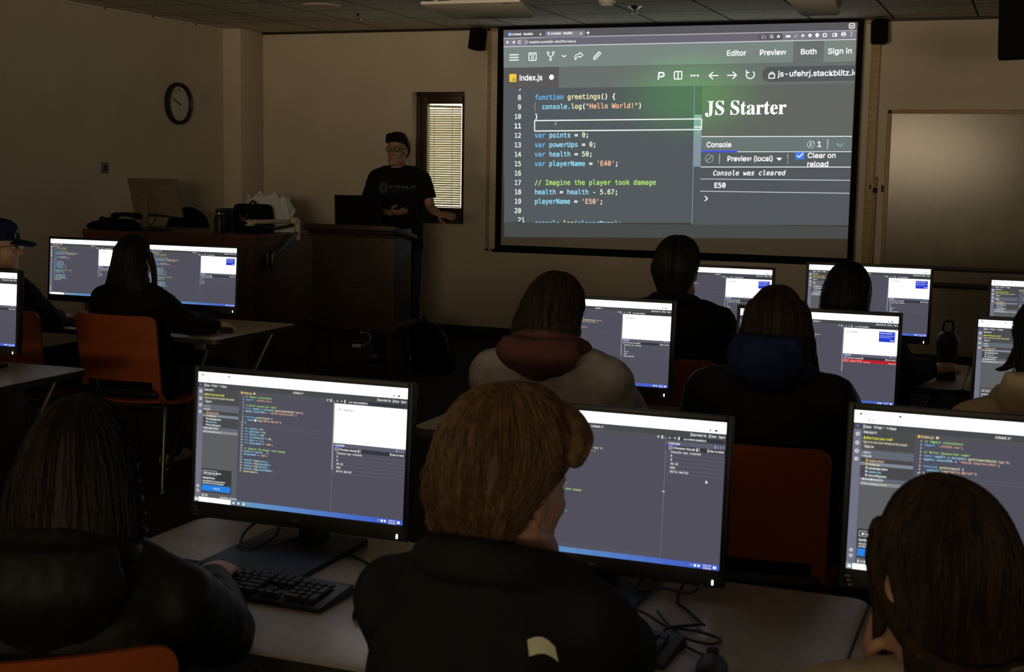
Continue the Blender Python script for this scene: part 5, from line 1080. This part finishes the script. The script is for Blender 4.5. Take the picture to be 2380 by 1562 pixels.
o = MB(); o.add(br.v, br.f, mtx=HM); o.build('brim', F_CAP, cap_o)
st_ = MB().tube([(.02, .103, .07), (.03, .098, .095), (.045, .090, .072), (.052, .088, .05)], .004, 6, flat=.5); o = MB(); o.add(st_.v, st_.f, mtx=HM); o.build('cap_mark', M_PRINT, cap_o)
t, HM, N, sp, shirt = person('long-haired person in a black coat with the right hand on a mouse', (-4.13, 5.62), R(-4), (-4.095, 5.52, 1.240), yaw=4, curve=.01, sw=0.165, top_mat=F_BLACK, top_name='coat', sleeve='loose', grow=.032, vox=.006, hands={'R': ((-3.865, 5.855, .782), (.25, 1, -.12), (0, 0, 1), 26), 'L': ((-4.30, 5.80, .775), (.1, 1, 0), (0, 0, 1), 25)}, hint={'R': (.8, -.2, -.7)}, elbows={'R': (-3.89, 5.64, .815)}, shoe_mat=F_CREAM)
hb_ = hair_shell(SHORT[:4] + [(.055, .084, .07, .114), (.0, .090, .03, .120), (-.06, .105, .015, .128), (-.12, .122, .0, .130), (-.155, .125, -.01, .125), (-.175, .11, -.02, .112)], HM, 170, 11)
lock(hb_, HM, [(.078, .02, .03), (.095, .03, -.05), (.105, .02, -.15), (.118, .015, -.23), (.122, .03, -.29)], (.020, .008), .6, 16, 4); add_hair(t, hb_, H_DARK)
# front row, right
t, HM, N, sp, shirt = person('person with short dark hair and a black jacket in the front row, below the screen', (-1.37, 5.46), 0, (-1.352, 5.40, 1.328), yaw=-4, sw=0.185, hs=1.0, top_mat=F_BLACK, grow=.032, sleeve='loose')
add_hair(t, hair_shell([(.140, .012, .01, .03), (.135, .034, .035, .055), (.119, .057, .062, .082), (.090, .077, .082, .106), (.050, .089, .082, .117), (.015, .094, .035, .120), (-.015, .088, .005, .114), (-.05, .074, -.02, .102), (-.085, .062, -.035, .090), (-.12, .05, -.045, .076)], HM, 150, 21, groove=.05, wob=.006), H_BLACK)
bd = MB().tube([N + Vector((.085 * math.cos(a), -.012 + .075 * math.sin(a), .012 - .02 * math.sin(a))) for a in [2 * math.pi * j / 20 for j in range(20)]], .024, 10, closed=True); bd.build('collar', F_BLACK, t)
t, HM, N, sp, shirt = person('person with a smooth round dark head leaning low, right arm stretched to the water bottle', (-.715, 5.50), R(-4), (-.685, 5.50, 1.243), yaw=2, pitch=-14, sw=0.175, hs=1.02, top_mat=F_CHAR, grow=.03, sleeve='loose', vox=.006, hands={'R': ((-.385, 5.90, .785), (.7, .35, .15), (-.2, -.4, .85), 30)}, elbows={'R': (-.46, 5.70, .80)})
add_hair(t, hair_shell([(.138, .010, .01, .03), (.133, .030, .034, .052), (.118, .052, .058, .080), (.090, .072, .080, .104), (.050, .086, .082, .115), (.0, .091, .03, .118), (-.05, .092, .01, .116), (-.095, .090, -.005, .110), (-.115, .08, -.01, .10)], HM, 90, 25, groove=.015), H_BLACK)
# second row
t, HM, N, sp, shirt = person('person with bobbed hair in a grey sweatshirt with a dusty pink hood, seen from behind', (-1.34, 3.76), 0, (-1.300, 3.75, 1.290), yaw=-16, roll=3, pitch=-10, nk=.105, sw=0.178, top_mat=F_GREY, top_name='sweatshirt', grow=.032, sleeve='loose', vox=.007, hint={'L': (-1, -.3, -.7), 'R': (1, -.3, -.7)}, hands={'L': ((-1.43, 4.13, .775), (.1, 1, 0), (0, 0, 1), 25), 'R': ((-1.23, 4.13, .775), (-.1, 1, 0), (0, 0, 1), 25)})
hb_ = hair_shell([(.140, .010, .01, .03), (.134, .030, .035, .055), (.116, .052, .058, .082), (.086, .073, .078, .106), (.045, .090, .074, .120), (.0, .101, .045, .126), (-.035, .107, .03, .126), (-.07, .109, .02, .122), (-.095, .106, .012, .116), (-.11, .092, .0, .10)], HM, 240, 31, groove=.045, wob=.005)
add_hair(t, hb_, H_BROWN); hood(t, N, F_PINK, .136, 1.125, 1.000, .14, yo=-.035)
t, HM, N, sp, shirt = person('person with long hair and a navy hood over a black puffer jacket, seen from behind', (-.70, 3.87), 0, (-.660, 3.78, 1.285), yaw=0, sw=0.165, curve=.005, nk=.13, top_mat=F_PUFF, top_name='puffer_jacket', grow=.03, sleeve='puffy', hint={'L': (-1, -.2, -.8), 'R': (1, -.2, -.8)}, wr=(.005, 12), hands={'L': ((-.79, 4.16, .775), (.1, 1, 0), (0, 0, 1), 25), 'R': ((-.58, 4.16, .775), (-.1, 1, 0), (0, 0, 1), 25)})
hb_ = hair_shell(SHORT[:4] + [(.055, .084, .074, .112), (.0, .089, .04, .115), (-.035, .092, .02, .112), (-.06, .090, .01, .104), (-.08, .08, .0, .09)], HM, 200, 41)
for s in (-1, 1):
    lock(hb_, HM, [(s * .060, .0, .06), (s * .082, .0, -.03), (s * .100, -.01, -.10), (s * .125, -.005, -.17), (s * .155, .01, -.235), (s * .165, .05, -.27)], (.034, .014), .7, 40, 42 + s)
    lock(hb_, HM, [(s * .072, -.02, .03), (s * .092, -.03, -.06), (s * .108, -.03, -.13), (s * .135, -.02, -.20)], (.026, .012), .7, 30, 46 + s)
add_hair(t, hb_, H_BROWN); hood(t, N, F_BLUE, .112, 1.165, 1.005, .15, yo=-.025)
t, HM, N, sp, shirt = person('person with dark hair in a beige hoodie, cut by the right edge', (.115, 3.50), R(10), (.036, 3.47, 1.318), yaw=12, top_mat=F_BEIGE, top_name='hoodie', grow=.034, sleeve='loose', vox=.006, hint={'L': (-1, -.3, -.6)})
hb_ = hair_shell(SHORT[:4] + [(.055, .085, .066, .114), (.0, .089, .018, .118), (-.05, .092, .0, .120), (-.10, .094, -.01, .118), (-.14, .088, -.02, .11), (-.16, .07, -.03, .10)], HM, 160, 51)
lock(hb_, HM, [(-.072, -.03, .0), (-.090, -.03, -.034), (-.106, -.02, -.050), (-.118, -.01, -.055)], (.020, .006), .6, 60, 52)
add_hair(t, hb_, H_DARK); hood(t, N, F_BEIGE, .135, 1.15, .99, .13, yo=-.02)
# nearest row
t, HM, N, sp, shirt = person('person with long dark braided hair in a black puffer jacket, at the bottom left', (-1.475, 1.77), R(14), (-1.405, 1.75, 1.222), yaw=4, sw=0.170, slv=.84, top_mat=F_PUFF, top_name='puffer_jacket', grow=.040, sleeve='puffy', vox=.006, wr=(.006, 12), hands={'R': ((-1.475, 2.205, .790), (-.35, .9, -.05), (0, 0, 1), 18), 'L': ((-1.64, 2.19, .783), (.15, 1, 0), (0, 0, 1), 25)}, elbows={'R': (-1.305, 1.985, .775)})
hb_ = hair_shell([(.138, .010, .01, .03), (.132, .030, .035, .055), (.116, .050, .058, .080), (.088, .070, .078, .104), (.050, .086, .07, .117), (.0, .102, .03, .126), (-.06, .108, .01, .134), (-.12, .112, -.005, .140), (-.18, .114, -.03, .150), (-.235, .108, -.05, .152), (-.26, .09, -.07, .14)], HM, 200, 61)
add_hair(t, hb_, H_DARK)
bb = MB(); P_ = spline([(.062, .0, .075), (.084, -.015, .02), (.098, -.02, -.06), (.104, -.02, -.14), (.112, -.015, -.22)], 9)
for i, p in enumerate(P_): bb.ell(p + Vector((.006 * math.cos(i * 2.1), .006 * math.sin(i * 2.1), 0)), (.010, .010, .0075), rot=Euler((0, R(35 if i % 2 else -35), 0)), n=10, m=6)
o = MB(); o.add(bb.v, bb.f, mtx=HM); o.build('braid', H_BROWN, t); hood(t, N, F_PUFF, .150, 1.03, .86, .15, yo=-.04)
t, HM, N, sp, shirt = person('person with short light brown hair and a pale painted sun patch on a dark jacket', (-.695, 1.70), R(0), (-.672, 1.74, 1.290), yaw=-26, roll=2, sw=0.138, hs=0.97, nk=.118, top_mat=F_CHAR, grow=.034, sleeve='loose', vox=.006, hands={'L': ((-.90, 2.20, .783), (.1, 1, 0), (0, 0, 1), 25), 'R': ((-.62, 2.17, .80), (-.35, 1, 0), (0, 0, 1), 25)}, hint={'L': (-.7, -.3, -1), 'R': (.7, -.3, -1)})
hb_ = hair_shell([(.144, .012, .02, .03), (.137, .034, .05, .058), (.118, .056, .080, .085), (.086, .076, .100, .104), (.048, .088, .104, .115), (.012, .092, .060, .118), (-.018, .089, .012, .115), (-.045, .081, -.015, .104), (-.078, .064, -.03, .088), (-.10, .05, -.045, .076)], HM, 420, 71, groove=.09, wob=.010, off=1.02)
lock(hb_, HM, [(-.01, .060, .100), (.040, .074, .092), (.074, .068, .072), (.085, .050, .048)], (.030, .018), .8, 60, 75)
lock(hb_, HM, [(-.06, -.02, .02), (-.082, -.05, -.03), (-.070, -.075, -.07)], (.024, .012), .8, 30, 76)
add_hair(t, hb_, H_BLOND)
cl = MB().tube([N + Vector((.088 * math.cos(a), -.014 + .078 * math.sin(a), .004 - .028 * math.sin(a))) for a in [2 * math.pi * j / 22 for j in range(22)]], .030, 12, closed=True); cl.build('collar', F_CHAR, t)
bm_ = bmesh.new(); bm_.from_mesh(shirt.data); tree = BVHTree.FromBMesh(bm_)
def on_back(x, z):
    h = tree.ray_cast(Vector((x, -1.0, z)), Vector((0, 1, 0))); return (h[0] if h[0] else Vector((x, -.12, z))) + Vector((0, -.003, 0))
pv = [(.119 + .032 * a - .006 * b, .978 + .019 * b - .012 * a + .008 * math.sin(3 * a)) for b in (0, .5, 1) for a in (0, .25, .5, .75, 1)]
MB().add([on_back(x, z) for x, z in pv], [(r_ * 5 + c_, r_ * 5 + c_ + 1, r_ * 5 + c_ + 6, r_ * 5 + c_ + 5) for r_ in range(2) for c_ in range(4)]).build('sunlit_back_patch', M_SUNLIT, t); bm_.free()  # pale cloth piece standing in for a spot of sun on the back
t, HM, N, sp, shirt = person('person with glasses and long straight brown hair, chin on hand, bottom right', (-.045, 1.66), R(8), (-.083, 1.73, 1.224), yaw=26, roll=-2, sw=0.150, hs=0.95, top_mat=F_CREAM, top_name='sweater', grow=.03, sleeve='loose', vox=.0055, hands={'L': ((-.160, 1.80, .930), (.05, -.10, 1), (-.9, .45, 0), 78), 'R': ((.06, 2.15, .783), (-.2, 1, 0), (0, 0, 1), 25)}, elbows={'L': (-.20, 1.98, .79)})
hb_ = hair_shell([(.138, .010, .02, .03), (.131, .030, .040, .056), (.114, .050, .066, .084), (.086, .068, .086, .106), (.048, .082, .088, .118), (.010, .086, .036, .121), (-.03, .084, .008, .116), (-.07, .082, -.01, .112), (-.12, .082, -.03, .122), (-.18, .088, -.04, .135), (-.26, .092, -.06, .145), (-.36, .090, -.08, .15), (-.44, .07, -.09, .14)], HM, 420, 81, groove=.03)
lock(hb_, HM, [(-.060, .055, .06), (-.078, .03, .01), (-.085, -.03, -.035), (-.075, -.10, -.07), (-.02, -.128, -.085), (.03, -.126, -.08)], (.016, .010), .6, 24, 82)
lock(hb_, HM, [(.052, .05, .07), (.076, .0, .02), (.080, -.06, -.03), (.06, -.12, -.07), (.02, -.13, -.085)], (.016, .010), .6, 24, 83)
H_WARM = hairmat('warm_brown_hair', (0.036, 0.020, 0.011))
lock(hb_, HM, [(-.045, .080, .05), (-.060, .062, .0), (-.062, .055, -.06), (-.062, .045, -.15), (-.066, .03, -.24)], (.012, .006), .6, 18, 84)
add_hair(t, hb_, H_WARM); glasses(t, HM, M_BLACK)
bt_ = MB().tube([(-.01, -.132, -.085), (.012, -.136, -.082), (.035, -.132, -.082)], .007, 8); o = MB(); o.add(bt_.v, bt_.f, mtx=HM); o.build('hair_clip', M_STEEL, t)
